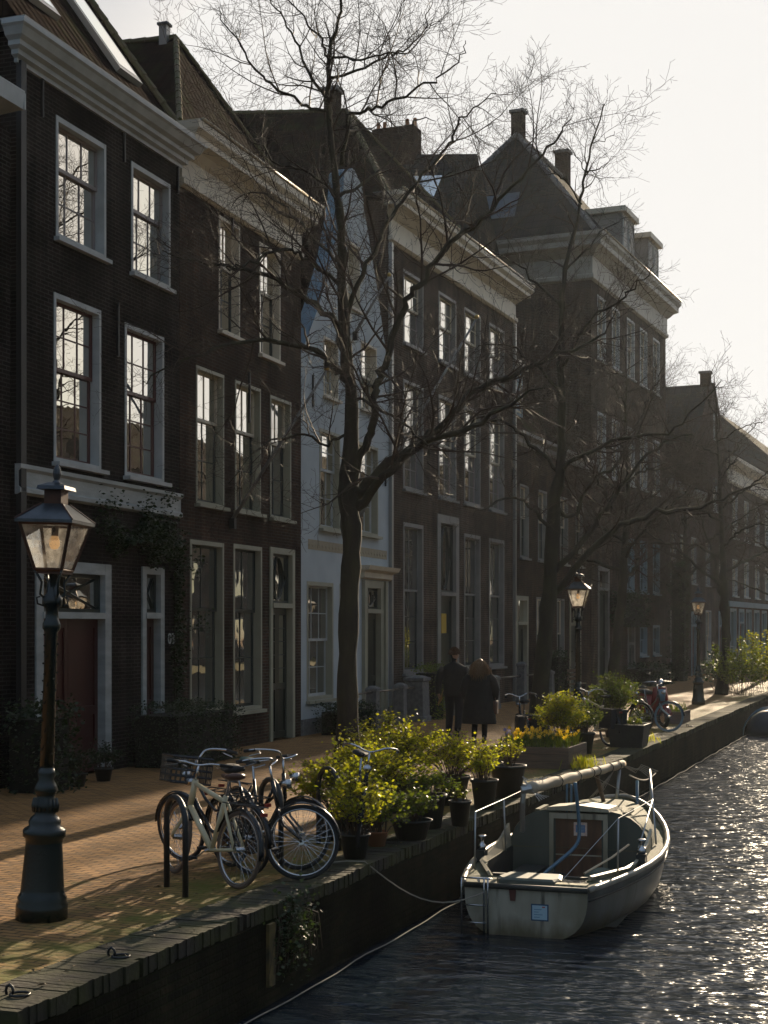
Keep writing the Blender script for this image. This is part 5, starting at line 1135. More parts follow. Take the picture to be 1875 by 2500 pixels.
def bicycle(x, y, head, label, frame=M_blackpaint, steer=0.0, lean=0.0, saddle=M_rubber, tyre=M_rubber, rim=M_steel, style='omafiets', crate=False, bars='swept', panniers=None, light=True, tubes=.015, front=None, group='bicycles parked on the quay', guard=None):
    t = empty('bicycle', (x, y, 0), 0, label, 'bicycle', group); t.rotation_euler = Euler((lean, 0, head), 'XYZ'); t.rotation_mode = 'XYZ'
    r = .345; rh = (0, 0, r); fh = (1.09, 0, r); bb = Vector((.44, 0, .29)); st = Vector((.27, 0, .80)); ht = Vector((.80, 0, .90)); hb = Vector((.86, 0, .66))
    ax = (ht-hb).normalized(); S = Matrix.Rotation(steer, 4, ax); piv = ht
    def sf(p): return (S @ (Vector(p)-piv)) + piv
    g = MB(); k = tubes
    if style == 'diamond':
        g.tube([st+Vector((0, 0, -.06)), ht+Vector((0, 0, -.03))], k*1.15, 8); g.tube([bb, hb], k*1.35, 8)
    else:
        g.tube([bb+Vector((0, 0, .02)), (.60, 0, .36), (.74, 0, .52), hb], k*1.2, 8); g.tube([st+(bb-st)*.45, (.50, 0, .56), (.66, 0, .66), ht+Vector((.02, 0, -.05))], k, 8)
    g.tube([bb, st], k*1.1, 8); g.tube([ht, hb], k*1.4, 8)
    for s in (-1, 1):
        g.tube([bb+Vector((0, .03*s, 0)), (rh[0], .055*s, rh[2])], k*.75, 6); g.tube([st+Vector((0, .02*s, -.06)), (rh[0], .055*s, rh[2])], k*.65, 6)
    fr_ = g.build('frame', frame, t, True)
    g = MB()
    for s in (-1, 1): g.tube([sf(hb+Vector((0, .03*s, -.02))), sf(hb+Vector((.06, .05*s, -.16))), sf((fh[0]-.02, .055*s, fh[2]+.04)), sf((fh[0], .055*s, fh[2]))], k*.8, 6)
    g.build('fork', front or frame, t, True)
    wheel(t, rh, r, tyre, rim); wheel(t, fh, r, tyre, rim, sf)
    for (c, a0, a1, tf) in ((rh, 20, 190, None), (fh, 5, 150, sf)):
        rings = []
        for p in arc(c, r+.022, a0, a1, 14):
            d = (Vector(p)-Vector(c)).normalized(); ring = [Vector(p)+Vector((0, s_*.03, 0))-d*abs(s_)*.012 for s_ in (-1, -.5, 0, .5, 1)] + [Vector(p)+Vector((0, s_*.028, 0))-d*(abs(s_)*.012+.003) for s_ in (1, .5, 0, -.5, -1)]
            rings.append([tf(q) if tf else q for q in ring])
        g = MB(); g.loft(rings); g.build('mudguard', guard or M_blackpaint, t, True)
    g = MB(); stem = ht+Vector((-.03, 0, .14)); g.tube([sf(ht), sf(stem)], .012, 8)
    if bars == 'straight': hbp = [(stem[0]-.04, -.32, stem[2]+.02), (stem[0]+.03, -.14, stem[2]+.02), stem, (stem[0]+.03, .14, stem[2]+.02), (stem[0]-.04, .32, stem[2]+.02)]
    else: hbp = [(stem[0]-.26, -.29, stem[2]+.02), (stem[0]-.12, -.28, stem[2]+.05), (stem[0]+.04, -.17, stem[2]+.06), stem, (stem[0]+.04, .17, stem[2]+.06), (stem[0]-.12, .28, stem[2]+.05), (stem[0]-.26, .29, stem[2]+.02)]
    pts, _ = smooth_pts([Vector(p) for p in hbp], [1]*len(hbp)); g.tube([sf(p) for p in pts], .011, 8)
    hb_ = g.build('handlebar', M_steel, t, True)
    for s in (0, 1):
        a, b = (Vector(hbp[0]), Vector(hbp[1])) if s == 0 else (Vector(hbp[-1]), Vector(hbp[-2]))
        d = (b-a).normalized()*.12; g = MB(); g.tube([sf(a-d*.05), sf(a+d)], .017, 8); g.build('grip', M_rubber, hb_, True)
        g = MB(); g.tube([sf(a+d*1.2), sf(a+d*1.1+Vector((.05, 0, -.03))), sf(a+Vector((.06, 0, -.04)))], .005, 5); g.build('brake_lever', M_steel, hb_)
    if light:
        g = MB(); c = Vector((.93, 0, .88)); g.tube([sf(c+Vector((-.05, 0, 0))), sf(c), sf(c+Vector((.045, 0, 0)))], [.02, .042, .046], 12); g.build('headlight', M_steel, t, True)
    g = MB(); g.tube([st, st+Vector((-.035, 0, .13))], .013, 8); sp = g.build('seatpost', M_steel, t)
    c = st+Vector((-.05, 0, .17))
    rings = [[(c[0]+x_, math.cos(q*math.pi/5)*w_, c[2]+zz+math.sin(q*math.pi/5)*hh_) for q in range(10)] for x_, w_, hh_, zz in ((-.14, .03, .012, .02), (-.125, .085, .03, .018), (-.07, .10, .036, .01), (0, .07, .03, .0), (.07, .03, .024, .003), (.13, .018, .018, .008), (.145, .008, .008, .005))]
    g = MB(); g.loft(rings); g.build('saddle', saddle, t, True)
    g = MB()
    for s in (-1, 1): g.tube([bb+Vector((0, .07*s, 0)), bb+Vector((.14*s, .075*s, -.08*s))], .009, 6)
    g.tube([bb+Vector((0, -.07, 0)), bb+Vector((0, .07, 0))], .018, 8)
    cr_ = g.build('crank', M_steel, t)
    for s in (-1, 1):
        p = bb+Vector((.14*s, .12*s, -.08*s)); g = MB(); g.box(p[0]-.045, p[0]+.045, p[1]-.035, p[1]+.035, p[2]-.012, p[2]+.012); g.build('pedal', M_rubber, cr_)
    if style == 'omafiets':
        rings = []
        for x_, hh_ in ((-.03, .035), (.0, .06), (.1, .062), (.3, .085), (.44, .11), (.53, .09), (.57, .04)):
            z0 = r + (bb.z-r)*max(0, min(1, x_/.44)); rings.append([(x_, -.045, z0-hh_), (x_, -.08, z0-hh_), (x_, -.08, z0+hh_), (x_, -.045, z0+hh_)])
        g = MB(); g.loft(rings); g.build('chain_case', M_blackpaint, t)
    g = MB()
    for s in (-1, 1): g.tube([(rh[0], .06*s, rh[2]), (-.08, .06*s, .745), (.24, .05*s, .745)], .006, 5); g.tube([(.24, .05*s, .745), (-.32, .06*s, .745)], .006, 5)
    for q in (-.3, -.15, 0, .15): g.tube([(q, -.06, .745), (q, .06, .745)], .005, 4)
    ca = g.build('carrier', M_iron, t)
    g = MB(); g.box(-.36, -.335, -.03, .03, .67, .70); g.build('rear_reflector', pmat('red_reflector', (.22, .015, .01), rough=.3) if 'red_reflector' not in MATS else MATS['red_reflector'], t)
    if crate:
        g = MB(); x0, x1, y0, y1, z0, z1 = .92, 1.22, -.2, .2, .86, 1.10
        for i in range(9):
            q = i/8
            for yy in (y0, y1): g.tube([sf((x0+(x1-x0)*q, yy, z0)), sf((x0+(x1-x0)*q, yy, z1))], .006, 4)
            for xx in (x0, x1): g.tube([sf((xx, y0+(y1-y0)*q, z0)), sf((xx, y0+(y1-y0)*q, z1))], .006, 4)
            g.tube([sf((x0+(x1-x0)*q, y0, z0)), sf((x0+(x1-x0)*q, y1, z0))], .006, 4)
        for z in (z0, z0+.06, z0+.12, z0+.18, z1):
            g.tube([sf(p) for p in ((x0, y0, z), (x1, y0, z), (x1, y1, z), (x0, y1, z))], .012 if z == z1 else .009, 4, closed=True)
        g.build('front_crate', M_blackpaint, t)
    if panniers:
        for s in (-1, 1):
            g = MB(); g.loft([[(-.30, s*.075, z), (.10, s*.075, z), (.10, s*(.19-(.45-z)*.0), z), (-.30, s*.19, z)] for z in (.36, .40, .68, .74)]); g.build('pannier', panniers, t)
    return t
M_creamframe = pmat('cream_bicycle_enamel', (.62, .54, .34), rough=.28, c2=(.58, .50, .32), nscale=3)
M_blueenam = pmat('pale_blue_bicycle_paint', (.14, .22, .29), rough=.35)
M_tyre_tan = pmat('tan_tyre', (.13, .09, .065), rough=.8)
def head_of(a, b): return math.atan2(b[1]-a[1], b[0]-a[0])
A0, A1 = (-5.76, 11.88), (-6.76, 12.47)
bicycle(*A0, head_of(A0, A1), 'cream framed bicycle with black front crate and brown saddle beside the nearest hoop', M_creamframe, steer=R(-12), lean=R(5), saddle=M_leather, tyre=M_tyre_tan, style='diamond', crate=True, bars='straight', tubes=.021, guard=M_blackpaint)
A0, A1 = (-5.98, 12.62), (-6.98, 13.16)
bicycle(*A0, head_of(A0, A1), 'black bicycle standing directly behind the cream framed one, only saddle and wheels showing', lean=R(-4), steer=R(8))
C1, C0 = (-5.36, 12.42), (-6.36, 12.98)
bicycle(*C0, head_of(C0, C1), 'black roadster whose big front wheel is turned flat to the viewer at the quay edge', steer=R(47), lean=R(5))
C1, C0 = (-5.66, 12.98), (-6.62, 13.6)
bicycle(*C0, head_of(C0, C1), 'black roadster behind the one with the flat turned wheel, dull green saddle bag', steer=R(24), lean=R(-5), saddle=pmat('dull_green_cover', (.05, .10, .08), rough=.6))
C1, C0 = (-5.42, 14.0), (-5.95, 14.98)
bicycle(*C0, head_of(C0, C1), 'black bicycle leaning into the green plants with one long handlebar and round headlight', steer=R(-10), lean=R(-9))
A0, A1 = (-6.85, 26.3), (-7.3, 27.35)
bicycle(*A0, head_of(A0, A1), 'black bicycle seen from behind with red reflector and black panniers beside the second tree', panniers=M_rubber, lean=R(-3))
A0, A1 = (-5.9, 28.9), (-6.75, 29.7)
bicycle(*A0, head_of(A0, A1), 'cream bicycle with dark panniers parked right of the round bush', M_creamframe, style='diamond', panniers=M_rubber, tubes=.02, lean=R(3))
C1, C0 = (-5.5, 33.4), (-6.25, 34.2)
bicycle(*C0, head_of(C0, C1), 'bicycle with pale blue front wheel in front of the red scooter', steer=R(38), rim=M_blueenam, tyre=M_blueenam, front=M_blueenam, lean=R(3))
C1, C0 = (-6.0, 32.6), (-6.9, 33.1)
bicycle(*C0, head_of(C0, C1), 'dark bicycle with panniers standing left of the blue wheeled bicycle', panniers=M_rubber, lean=R(-3))

def bikestand(x, y, head, label, w=.56, h=.83):
    t = empty('bike_stand', (x, y, 0), head, label, 'bike stand', 'black hoop stands on the quay')
    pts = [(-w/2, 0, -.02), (-w/2, 0, h-w/2+.08)] + [(-w/2*math.cos(a*math.pi/10), 0, h-w/2+.08+(w/2-.08)*math.sin(a*math.pi/10)) for a in range(1, 10)] + [(w/2, 0, h-w/2+.08), (w/2, 0, -.02)]
    g = MB(); g.tube(pts, .027, 10); g.build('hoop', M_iron, t, True)
h_ = head_of((-6.39, 11.76), (-6.0, 11.37))
bikestand(-6.19, 11.56, h_, 'nearest black hoop stand, empty, in front of the cream framed bicycle')
bikestand(-6.05, 13.25, h_, 'black hoop stand between the cream bicycle and the flat turned wheel')
bikestand(-5.95, 14.5, h_, 'black hoop stand in front of the green shrubs')

# motor scooter
sc_ = empty('motor_scooter', (-6.15, 35.3, 0), head_of((-6.3, 36.0), (-5.5, 34.9)), 'red motor scooter with pale headshield parked behind the blue wheeled bicycle', 'scooter')
M_redp = pmat('red_scooter_paint', (.17, .014, .012), rough=.25)
for cx, nm in ((-.6, 'wheel'), (.6, 'wheel')):
    g = MB(); g.tube([(cx+.19*math.cos(a*math.pi/12), 0, .24+.19*math.sin(a*math.pi/12)) for a in range(24)], .055, 8, closed=True); w_ = g.build(nm, M_rubber, sc_, True)
    g = MB(); g.tube([(cx, -.05, .24), (cx, .05, .24)], [.12, .12], 14); g.build('rim', M_steel, w_)
def sring(x, w_, z0, z1): return [(x, -w_*.7, z0), (x, -w_, (z0+z1)/2), (x, -w_*.6, z1), (x, w_*.6, z1), (x, w_, (z0+z1)/2), (x, w_*.7, z0)]
g = MB(); g.loft([sring(-.9, .06, .55, .66), sring(-.7, .17, .38, .76), sring(-.4, .19, .32, .78), sring(-.12, .15, .3, .74), sring(-.05, .1, .28, .4)]); g.build('rear_body', M_redp, sc_, True)
g = MB(); g.loft([sring(-.1, .16, .24, .30), sring(.2, .17, .24, .30), sring(.36, .2, .26, .4)]); g.build('footboard', M_iron, sc_)
g = MB(); g.loft([[(.34, -.2, .3), (.34, .2, .3), (.42, .16, .3), (.42, -.16, .3)], [(.38, -.23, .6), (.38, .23, .6), (.48, .15, .6), (.48, -.15, .6)], [(.36, -.17, .95), (.36, .17, .95), (.44, .12, .95), (.44, -.12, .95)]]); g.build('leg_shield', M_redp, sc_, True)
g = MB(); g.loft([[(.46, -.09, .62), (.46, .09, .62), (.52, .05, .62), (.52, -.05, .62)], [(.45, -.11, .9), (.45, .11, .9), (.50, .07, .9), (.50, -.07, .9)]]); g.build('pale_panel', M_blueenam, sc_, True)
g = MB(); g.loft([[(.6+.27*math.cos(R(a)), s_*.08, .24+.27*math.sin(R(a))) for s_ in (-1, 0, 1)] + [(.6+.25*math.cos(R(a)), s_*.08, .24+.25*math.sin(R(a))) for s_ in (1, 0, -1)] for a in range(10, 171, 20)]); g.build('front_mudguard', M_redp, sc_, True)
g = MB(); g.loft([sring(-.85, .1, .77, .82), sring(-.5, .15, .785, .87), sring(-.1, .12, .75, .82)]); g.build('seat', M_rubber, sc_, True)
g = MB(); g.tube([(.40, 0, .95), (.36, 0, 1.05)], .03, 8); g.tube([(.28, -.34, 1.06), (.36, -.1, 1.08), (.36, .1, 1.08), (.28, .34, 1.06)], .016, 8); hb_ = g.build('handlebar', M_iron, sc_)
g = MB(); g.tube([(.38, 0, 1.05), (.47, 0, 1.04)], [.09, .075], 12); g.build('headlight', M_steel, sc_, True)
for s_ in (-1, 1):
    g = MB(); g.tube([(.34, .2*s_, 1.08), (.32, .26*s_, 1.22)], .006, 5); g.lathe([(.0, -.035), (.04, -.03), (.05, 0), (.04, .03), (.0, .035)], 10, (.32, .27*s_, 1.25)); g.build('mirror', M_iron, sc_, True)

# ------------------------------------------------------------------ boat
BX, BY, BR = -3.84, 14.62, R(1.5)
bt = empty('sailing_boat', (BX, BY, -.82), BR, 'old cream cabin sailing boat with lowered boom moored at the quay', 'boat')
def hb(y):       # half breadth at the rail
    t = y/5.7
    return 1.0*max(0, (1-max(0, (t-.42)/.58)**2.1))**.62 * (1-.36*max(0, (.42-t)/.42)**1.7)
def sheer(y): return .50 + .10*max(0, (y-1.5)/4.2)**1.6 + .22*max(0, (y-3)/2.7)**2
M_hull = pmat('stained_cream_gelcoat', (.46, .42, .33), rough=.5, c2=(.24, .21, .14), nscale=2.6, stretch=(1, 1, .35), detail=8, bump=.1, bscale=12)
M_side = pmat('dark_topsides_with_grime', (.13, .14, .13), rough=.45, c2=(.06, .065, .06), nscale=2.4, stretch=(1, 1, .3), detail=8, bump=.1, bscale=12)  # topsides given a darker base than the transom, plus grime streaks
M_deck = pmat('algae_stained_deck', (.15, .14, .10), rough=.85, c2=(.085, .095, .04), nscale=4, bump=.5, bscale=40, detail=8)
M_bulk = pmat('algae_stained_bulkhead', (.11, .12, .095), rough=.6, c2=(.055, .065, .05), nscale=2, stretch=(1, 1, .3), detail=7)
M_teak = pmat('worn_varnished_door', (.17, .085, .045), rough=.5, c2=(.09, .05, .03), nscale=3, stretch=(3, 3, .6))
M_dkcock = pmat('dark_cockpit_paint', (.018, .023, .023), rough=.6, c2=(.035, .037, .03), nscale=5)
M_bluepipe = pmat('blue_painted_tube', (.07, .14, .20), rough=.4)
M_sail = pmat('weathered_sail_cover', (.46, .38, .28), rough=.8, c2=(.36, .29, .2), nscale=5, stretch=(1, .2, 1), bump=.5, bscale=12)
M_alu = pmat('dull_aluminium', (.42, .43, .43), rough=.4, metal=.9)
ys = [0, .15, .4, .8, 1.3, 1.8, 2.4, 3.0, 3.5, 4.0, 4.4, 4.8, 5.1, 5.35, 5.52, 5.62, 5.69]
g = MB(); rings = []
for y in ys:
    b, s = hb(y), sheer(y); kd = -.05-.28*math.sin(min(1, y/2.2)*math.pi/2) if y < 4 else -.33+.3*((y-4)/1.7)**2; ring = []
    n = 11; e = 2.9 if y < 1 else 2.5 if y < 3 else 2.5-.9*(y-3)/2.7
    for i in range(n):
        a = math.pi/2*i/(n-1)
        # superellipse from the sheer (a=0) to the keel (a=90)
        xx = b*max(0, math.cos(a))**(2/e); zz = s+(kd-s)*max(0, math.sin(a))**(2/e); ring.append((xx, y+(s-zz)*-.0 + (.0 if y < 5 else .0), zz))
    full = ring + [(-p[0], p[1], p[2]) for p in reversed(ring[:-1])]
    rings.append(full)
g.loft(rings, capa=False, capb=True, closed=False)
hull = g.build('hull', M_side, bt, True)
g = MB(); g.poly([(p[0]*1.0, -.002, p[2]) for p in rings[0]]); tr_ = g.build('transom', M_hull, bt)
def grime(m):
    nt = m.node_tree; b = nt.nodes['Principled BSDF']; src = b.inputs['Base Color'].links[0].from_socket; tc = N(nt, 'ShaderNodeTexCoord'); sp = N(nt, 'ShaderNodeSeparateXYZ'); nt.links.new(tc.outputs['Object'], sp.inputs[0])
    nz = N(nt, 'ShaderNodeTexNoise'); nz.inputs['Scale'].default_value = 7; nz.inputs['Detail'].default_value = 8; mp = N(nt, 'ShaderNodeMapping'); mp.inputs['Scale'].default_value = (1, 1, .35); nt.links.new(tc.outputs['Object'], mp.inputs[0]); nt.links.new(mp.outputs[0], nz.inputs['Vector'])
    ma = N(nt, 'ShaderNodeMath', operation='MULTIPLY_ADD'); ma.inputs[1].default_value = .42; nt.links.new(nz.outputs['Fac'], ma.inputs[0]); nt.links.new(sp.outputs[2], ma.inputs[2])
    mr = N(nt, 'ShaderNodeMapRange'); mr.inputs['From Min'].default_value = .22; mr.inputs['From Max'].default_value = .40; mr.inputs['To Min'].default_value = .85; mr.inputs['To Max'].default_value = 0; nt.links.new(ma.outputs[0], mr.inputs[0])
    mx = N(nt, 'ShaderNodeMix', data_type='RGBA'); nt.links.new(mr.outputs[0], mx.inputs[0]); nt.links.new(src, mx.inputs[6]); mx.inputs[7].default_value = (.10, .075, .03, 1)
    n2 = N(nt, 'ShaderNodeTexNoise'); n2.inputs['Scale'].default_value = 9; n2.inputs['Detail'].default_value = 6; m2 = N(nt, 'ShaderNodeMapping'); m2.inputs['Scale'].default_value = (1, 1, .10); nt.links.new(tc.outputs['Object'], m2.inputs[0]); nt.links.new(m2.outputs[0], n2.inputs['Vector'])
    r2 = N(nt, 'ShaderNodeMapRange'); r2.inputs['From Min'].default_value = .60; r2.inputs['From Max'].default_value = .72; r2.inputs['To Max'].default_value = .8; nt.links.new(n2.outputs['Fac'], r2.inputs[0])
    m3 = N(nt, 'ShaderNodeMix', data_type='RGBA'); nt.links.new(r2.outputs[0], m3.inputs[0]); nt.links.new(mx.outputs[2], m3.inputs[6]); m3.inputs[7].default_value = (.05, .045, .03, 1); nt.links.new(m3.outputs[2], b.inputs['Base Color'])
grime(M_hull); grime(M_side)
# rubbing strake / gunwale
g = MB(); P = [(hb(y)+.015, y, sheer(y)+.01) for y in ys]; Q = [(-a, b, c) for a, b, c in reversed(P)]
g.tube(P+Q[1:], .032, 8); g.build('gunwale', pmat('pale_rubbing_strake', (.36, .33, .27), rough=.4, c2=(.2, .18, .14), nscale=6), bt, True)
g = MB(); P2 = [(hb(y)+.012, y, sheer(y)-.10) for y in ys]; g.tube(P2+[(-a, b, c) for a, b, c in reversed(P2)][1:], .014, 6); g.tube([(-hb(0), -.01, sheer(0)), (hb(0), -.01, sheer(0))], .03, 8); g.build('strake', M_dkcock, bt, True)
# deck with cockpit opening
def inner(y):
    if .62 <= y <= 2.75: return min(.80, hb(y)-.15)*(.78+.22*min(1, (y-.6)/.7))
    return 0.0
yd = sorted(set([0, .3, .618, .62, .7, .8, 1.0, 1.3, 1.6, 2.0, 2.4, 2.75, 2.752] + ys[7:]))
g = MB()
for a, b in zip(yd, yd[1:]):
    for s_ in (-1, 1):
        q = [(s_*hb(a)*.985, a, sheer(a)-.02), (s_*hb(b)*.985, b, sheer(b)-.02), (s_*inner(b), b, sheer(b)+.0), (s_*inner(a), a, sheer(a)+.0)]
        g.quad(*(q if s_ < 0 else q[::-1]))
g.build('deck', M_deck, bt)
yc = [.62, .7, .8, 1.0, 1.3, 1.6, 2.0, 2.4, 2.75]
g = MB()
for s_ in (-1, 1):
    for a, b in zip(yc, yc[1:]): g.quad((s_*inner(a), a, sheer(a)), (s_*inner(b), b, sheer(b)), (s_*inner(b), b, .02), (s_*inner(a), a, .02))
g.poly([(-inner(.62), .62, .02), (inner(.62), .62, .02), (inner(.62), .62, sheer(.62)), (-inner(.62), .62, sheer(.62))])
g.poly([(-.82, .62, .03), (.82, .62, .03), (.82, 2.78, .03), (-.82, 2.78, .03)])
ck = g.build('cockpit', M_dkcock, bt)
for s_ in (-1, 1):
    g = MB(); g.box(min(s_*.36, s_*.66), max(s_*.36, s_*.66), .75, 2.7, .04, .30); g.build('bench', M_dkcock, ck)
    # coaming sweeping down from the cabin side
    g = MB(); rg = []
    for y in yc:
        h_c = .04+.22*((y-.62)/2.13)**4; x_ = inner(y)+.015
        rg.append([(s_*x_, y, sheer(y)-.01), (s_*(x_+.03), y, sheer(y)-.01), (s_*(x_+.06), y, sheer(y)+h_c), (s_*(x_+.03), y, sheer(y)+h_c+.01)])
    g.loft(rg); g.build('coaming', M_hull, bt)
# cabin: bulkhead at y=2.76, crowned top down to the foredeck
def cab(y):
    t = (y-2.76)/1.9; w_ = min(.84-.10*t, hb(y)-.14); top = .47-.22*t; return w_, top
def cab_ring(y, off=0.0, nn=14):
    w_, top = cab(y); zb = sheer(y)-.04; e = 3.2; P = []
    for i in range(nn+1):
        a = math.pi*i/nn; P.append(((w_+off)*math.copysign(abs(math.cos(a))**(2/e), math.cos(a)), y, zb + (top+.04+off)*abs(math.sin(a))**(2/2.3)))
    return P
g = MB(); g.loft([cab_ring(y) for y in (2.76, 3.1, 3.5, 3.9, 4.3, 4.6, 4.66)], capa=False, capb=True, closed=False); g.build('cabin_top', M_deck, bt, True)
cr0 = cab_ring(2.76, -.004); w0 = .84
zb0 = .02
def top_at(x):
    P = cab_ring(2.76, -.004, 60); best = min(P, key=lambda p: abs(p[0]-x)); return best[2]
N_ = 24; xs_ = [-.83+.83*2*i/N_ for i in range(N_+1)]
for s_ in (-1, 1):
    g = MB()
    for a, b in zip(xs_, xs_[1:]):
        if s_*(a+b)/2 < .28: continue
        g.quad((a, 2.755, zb0), (b, 2.755, zb0), (b, 2.755, top_at(b)), (a, 2.755, top_at(a)))
    g.build('bulkhead_panel', M_bulk, bt)
g = MB(); g.box(-.31, .31, 2.775, 2.80, .04, .86); dr_ = g.build('cabin_door', M_teak, bt)
g = MB(); g.box(-.35, -.30, 2.73, 2.80, .04, .88); g.box(.30, .35, 2.73, 2.80, .04, .88); g.box(-.35, .35, 2.725, 2.80, .862, .93); g.box(-.30, .30, 2.765, 2.775, .42, .435); g.build('door_frame', M_hull, bt)
g = MB(); g.box(-.06, .10, 2.768, 2.774, .66, .82); nt_ = g.build('notice', pmat('notice_paper', (.75, .66, .58), rough=.7, c2=(.7, .45, .35), nscale=30), dr_)
g = MB(); g.box(-.035, .075, 2.764, 2.767, .70, .79); g.build('blue_panel', pmat('notice_blue', (.08, .20, .42), rough=.6), nt_)
g = MB()
for k in range(5): g.box(-.025, .065, 2.7615, 2.7635, .708+k*.017, .713+k*.017)
g.build('print_lines', M_white, nt_)
g = MB(); g.loft([[(-.38, y, .96-.05*(y-2.7)), (.38, y, .96-.05*(y-2.7)), (.36, y, 1.0-.05*(y-2.7)), (0, y, 1.035-.05*(y-2.7)), (-.36, y, 1.0-.05*(y-2.7))] for y in (2.70, 3.35)]); g.build('sliding_hatch', M_hull, bt)
g = MB(); g.box(.50, .56, 2.9, 3.4, .90, .945); g.box(-.56, -.50, 2.9, 3.4, .90, .945); g.build('handrail', M_deck, bt)
# transom locker lid, board, sticker, ladder
g = MB(); g.loft([[(-.30+i, .08+i, z), (.28-i, .08+i, z), (.33-i, .2, z), (.28-i, .50-i, z), (-.30+i, .50-i, z), (-.35+i, .2, z)] for i, z in ((0, .50), (0, .555), (.03, .575))]); g.build('locker_lid', M_bulk, bt)
g = MB(); g.box(.30, .62, .02, .13, .525, .55); g.build('worn_board', pmat('peeling_yellowed_board', (.55, .48, .3), rough=.8, c2=(.2, .18, .12), nscale=30), bt)
g = MB(); g.box(.06, .24, -.008, -.0035, .17, .34); st_ = g.build('registration_sticker', pmat('dark_blue_border', (.03, .08, .16), rough=.5), bt)
g = MB(); g.box(.073, .227, -.011, -.0085, .183, .327); g.build('sticker_face', pmat('pale_blue_sticker', (.42, .60, .68), rough=.5), st_)
g = MB()
for k, (a, b) in enumerate(((.09, .15), (.09, .18), (.09, .14), (.09, .17))): g.box(a, b, -.0135, -.0115, .205+k*.026, .211+k*.026)
g.build('sticker_lines', pmat('sticker_ink', (.12, .25, .4), rough=.6), st_)
g = MB(); g.box(.175, .205, -.0135, -.0115, .305, .318); g.build('sticker_mark', pmat('sticker_red', (.5, .12, .1), rough=.6), st_)
g = MB(); g.loft([[(-.17, -.004, .50), (-.09, -.004, .50), (-.09, -.02, .50), (-.17, -.02, .50)], [(-.155, -.004, .36), (-.105, -.004, .36), (-.105, -.02, .36), (-.155, -.02, .36)]]); g.build('rudder_fitting', M_auber, bt)
g = MB()
for x_ in (-.66, -.42, -.38): g.tube([(x_, .10, .55), (x_, -.05, .57), (x_, -.06, .45), (x_, -.05, .0)], .010, 6)
g.tube([(-.66, -.05, .3), (-.40, -.05, .3)], .009, 6); g.tube([(-.66, -.05, .12), (-.40, -.05, .12)], .009, 6); g.tube([(-.68, -.04, .575), (-.36, -.04, .575)], .011, 6)
g.build('boarding_ladder', M_steel, bt, True)
# thwart bar, tiller tube, crutch
g = MB(); g.box(-.60, .56, .98, 1.03, .44, .465); g.build('thwart', M_dkcock, bt)
g = MB(); pts, _ = smooth_pts([Vector(p) for p in ((-.16, 1.55, .10), (-.18, 1.6, .34), (-.08, 1.9, .46), (.05, 2.3, .60), (.07, 2.45, .78), (.02, 2.45, 1.33))], [1]*6); g.tube(pts, .022, 8); g.build('boom_crutch', M_bluepipe, bt, True)
# boom with furled sail
B0, B1 = Vector((-.30, 1.55, 1.34)), Vector((.10, 5.30, 1.30))
n = 40; pts = [B0.lerp(B1, i/n) for i in range(n+1)]; rr = random.Random(2)
rad = [.053+.002*math.sin(i*.9)+rr.uniform(-.002, .002)+.012*(1-i/n) for i in range(n+1)]
g = MB(); g.tube([p+Vector((0, 0, .004*math.sin(i))) for i, p in enumerate(pts)], rad, 12); bm_ = g.build('furled_sail', M_sail, bt, True)
g = MB()
for i in (10, 18, 24, 27, 33, 37): 
    c = pts[i]; g.tube([c+Vector((math.cos(a*math.pi/6)*(rad[i]+.006), 0, math.sin(a*math.pi/6)*(rad[i]+.006))) for a in range(12)], .006, 4, closed=True)
g.build('sail_tie', M_dkcock, bm_)
g = MB(); g.tube([B0+Vector((-.10, -.05, -.02)), B0+Vector((.0, 0, 0))], [.045, .05], 8); g.tube([B0+Vector((-.07, -.03, .05)), B0+Vector((-.09, -.03, -.16)), B0+Vector((-.12, .1, -.5))], .03, 7)
for k in range(5): g.tube([B0+Vector((-.03+.03*k, .1*k, .09)), B0+Vector((-.1, .05*k, .13-.05*k)), B0+Vector((.1, .12*k, -.14))], .005, 4)
g.build('boom_end_fitting', M_alu, bt)
g = MB(); g.tube([(.10, 5.05, 1.25), (.06, 4.95, sheer(5)-.02)], .022, 8); g.build('mast_post', M_alu, bt, True)
g = MB(); g.tube([(-.05, 4.2, 1.25), (.04, 4.45, sheer(4.4)+.1)], .028, 8); g.build('strut', M_wood, bt)
g = MB(); g.tube([(.36, 4.9, 1.12), (.42, 4.5, sheer(4.5)-.02)], .022, 8); g.build('blue_stanchion', M_bluepipe, bt, True)
for (x_, y_) in ((-.5, 4.5), (-.36, 4.1)):
    g = MB(); g.tube([(x_, y_, sheer(y_)), (x_, y_, sheer(y_)+.55)], .014, 6); g.build('blue_stanchion', M_bluepipe, bt, True)
# pulpit and guard wires
pul = [Vector((.86, 3.05, sheer(3)-.0)), Vector((.80, 3.6, 1.12)), Vector((.50, 5.0, 1.28))]
g = MB(); g.tube([(.84, 3.3, sheer(3.3)), (.74, 3.7, 1.02), (.60, 4.4, 1.32)], .013, 6); g.tube([(.62, 4.45, sheer(4.4)), (.60, 4.4, 1.32)], .012, 6)
g.tube([(.74, 3.7, 1.02), (.80, 2.2, .62)], .010, 6); g.build('pulpit', M_alu, bt, True)
for P_ in ([(hb(.92)-.06, .92, sheer(.92)), (hb(.92)-.06, .96, sheer(.92)+.62)], [(-hb(.92)+.06, .92, sheer(.92)), (-hb(.92)+.04, 1.02, sheer(.92)+.62)], [(-.78, 2.3, sheer(2.3)), (-.80, 2.3, sheer(2.3)+.6)]):
    g = MB(); g.tube(P_, .010, 6); g.build('stanchion', M_alu, bt, True)
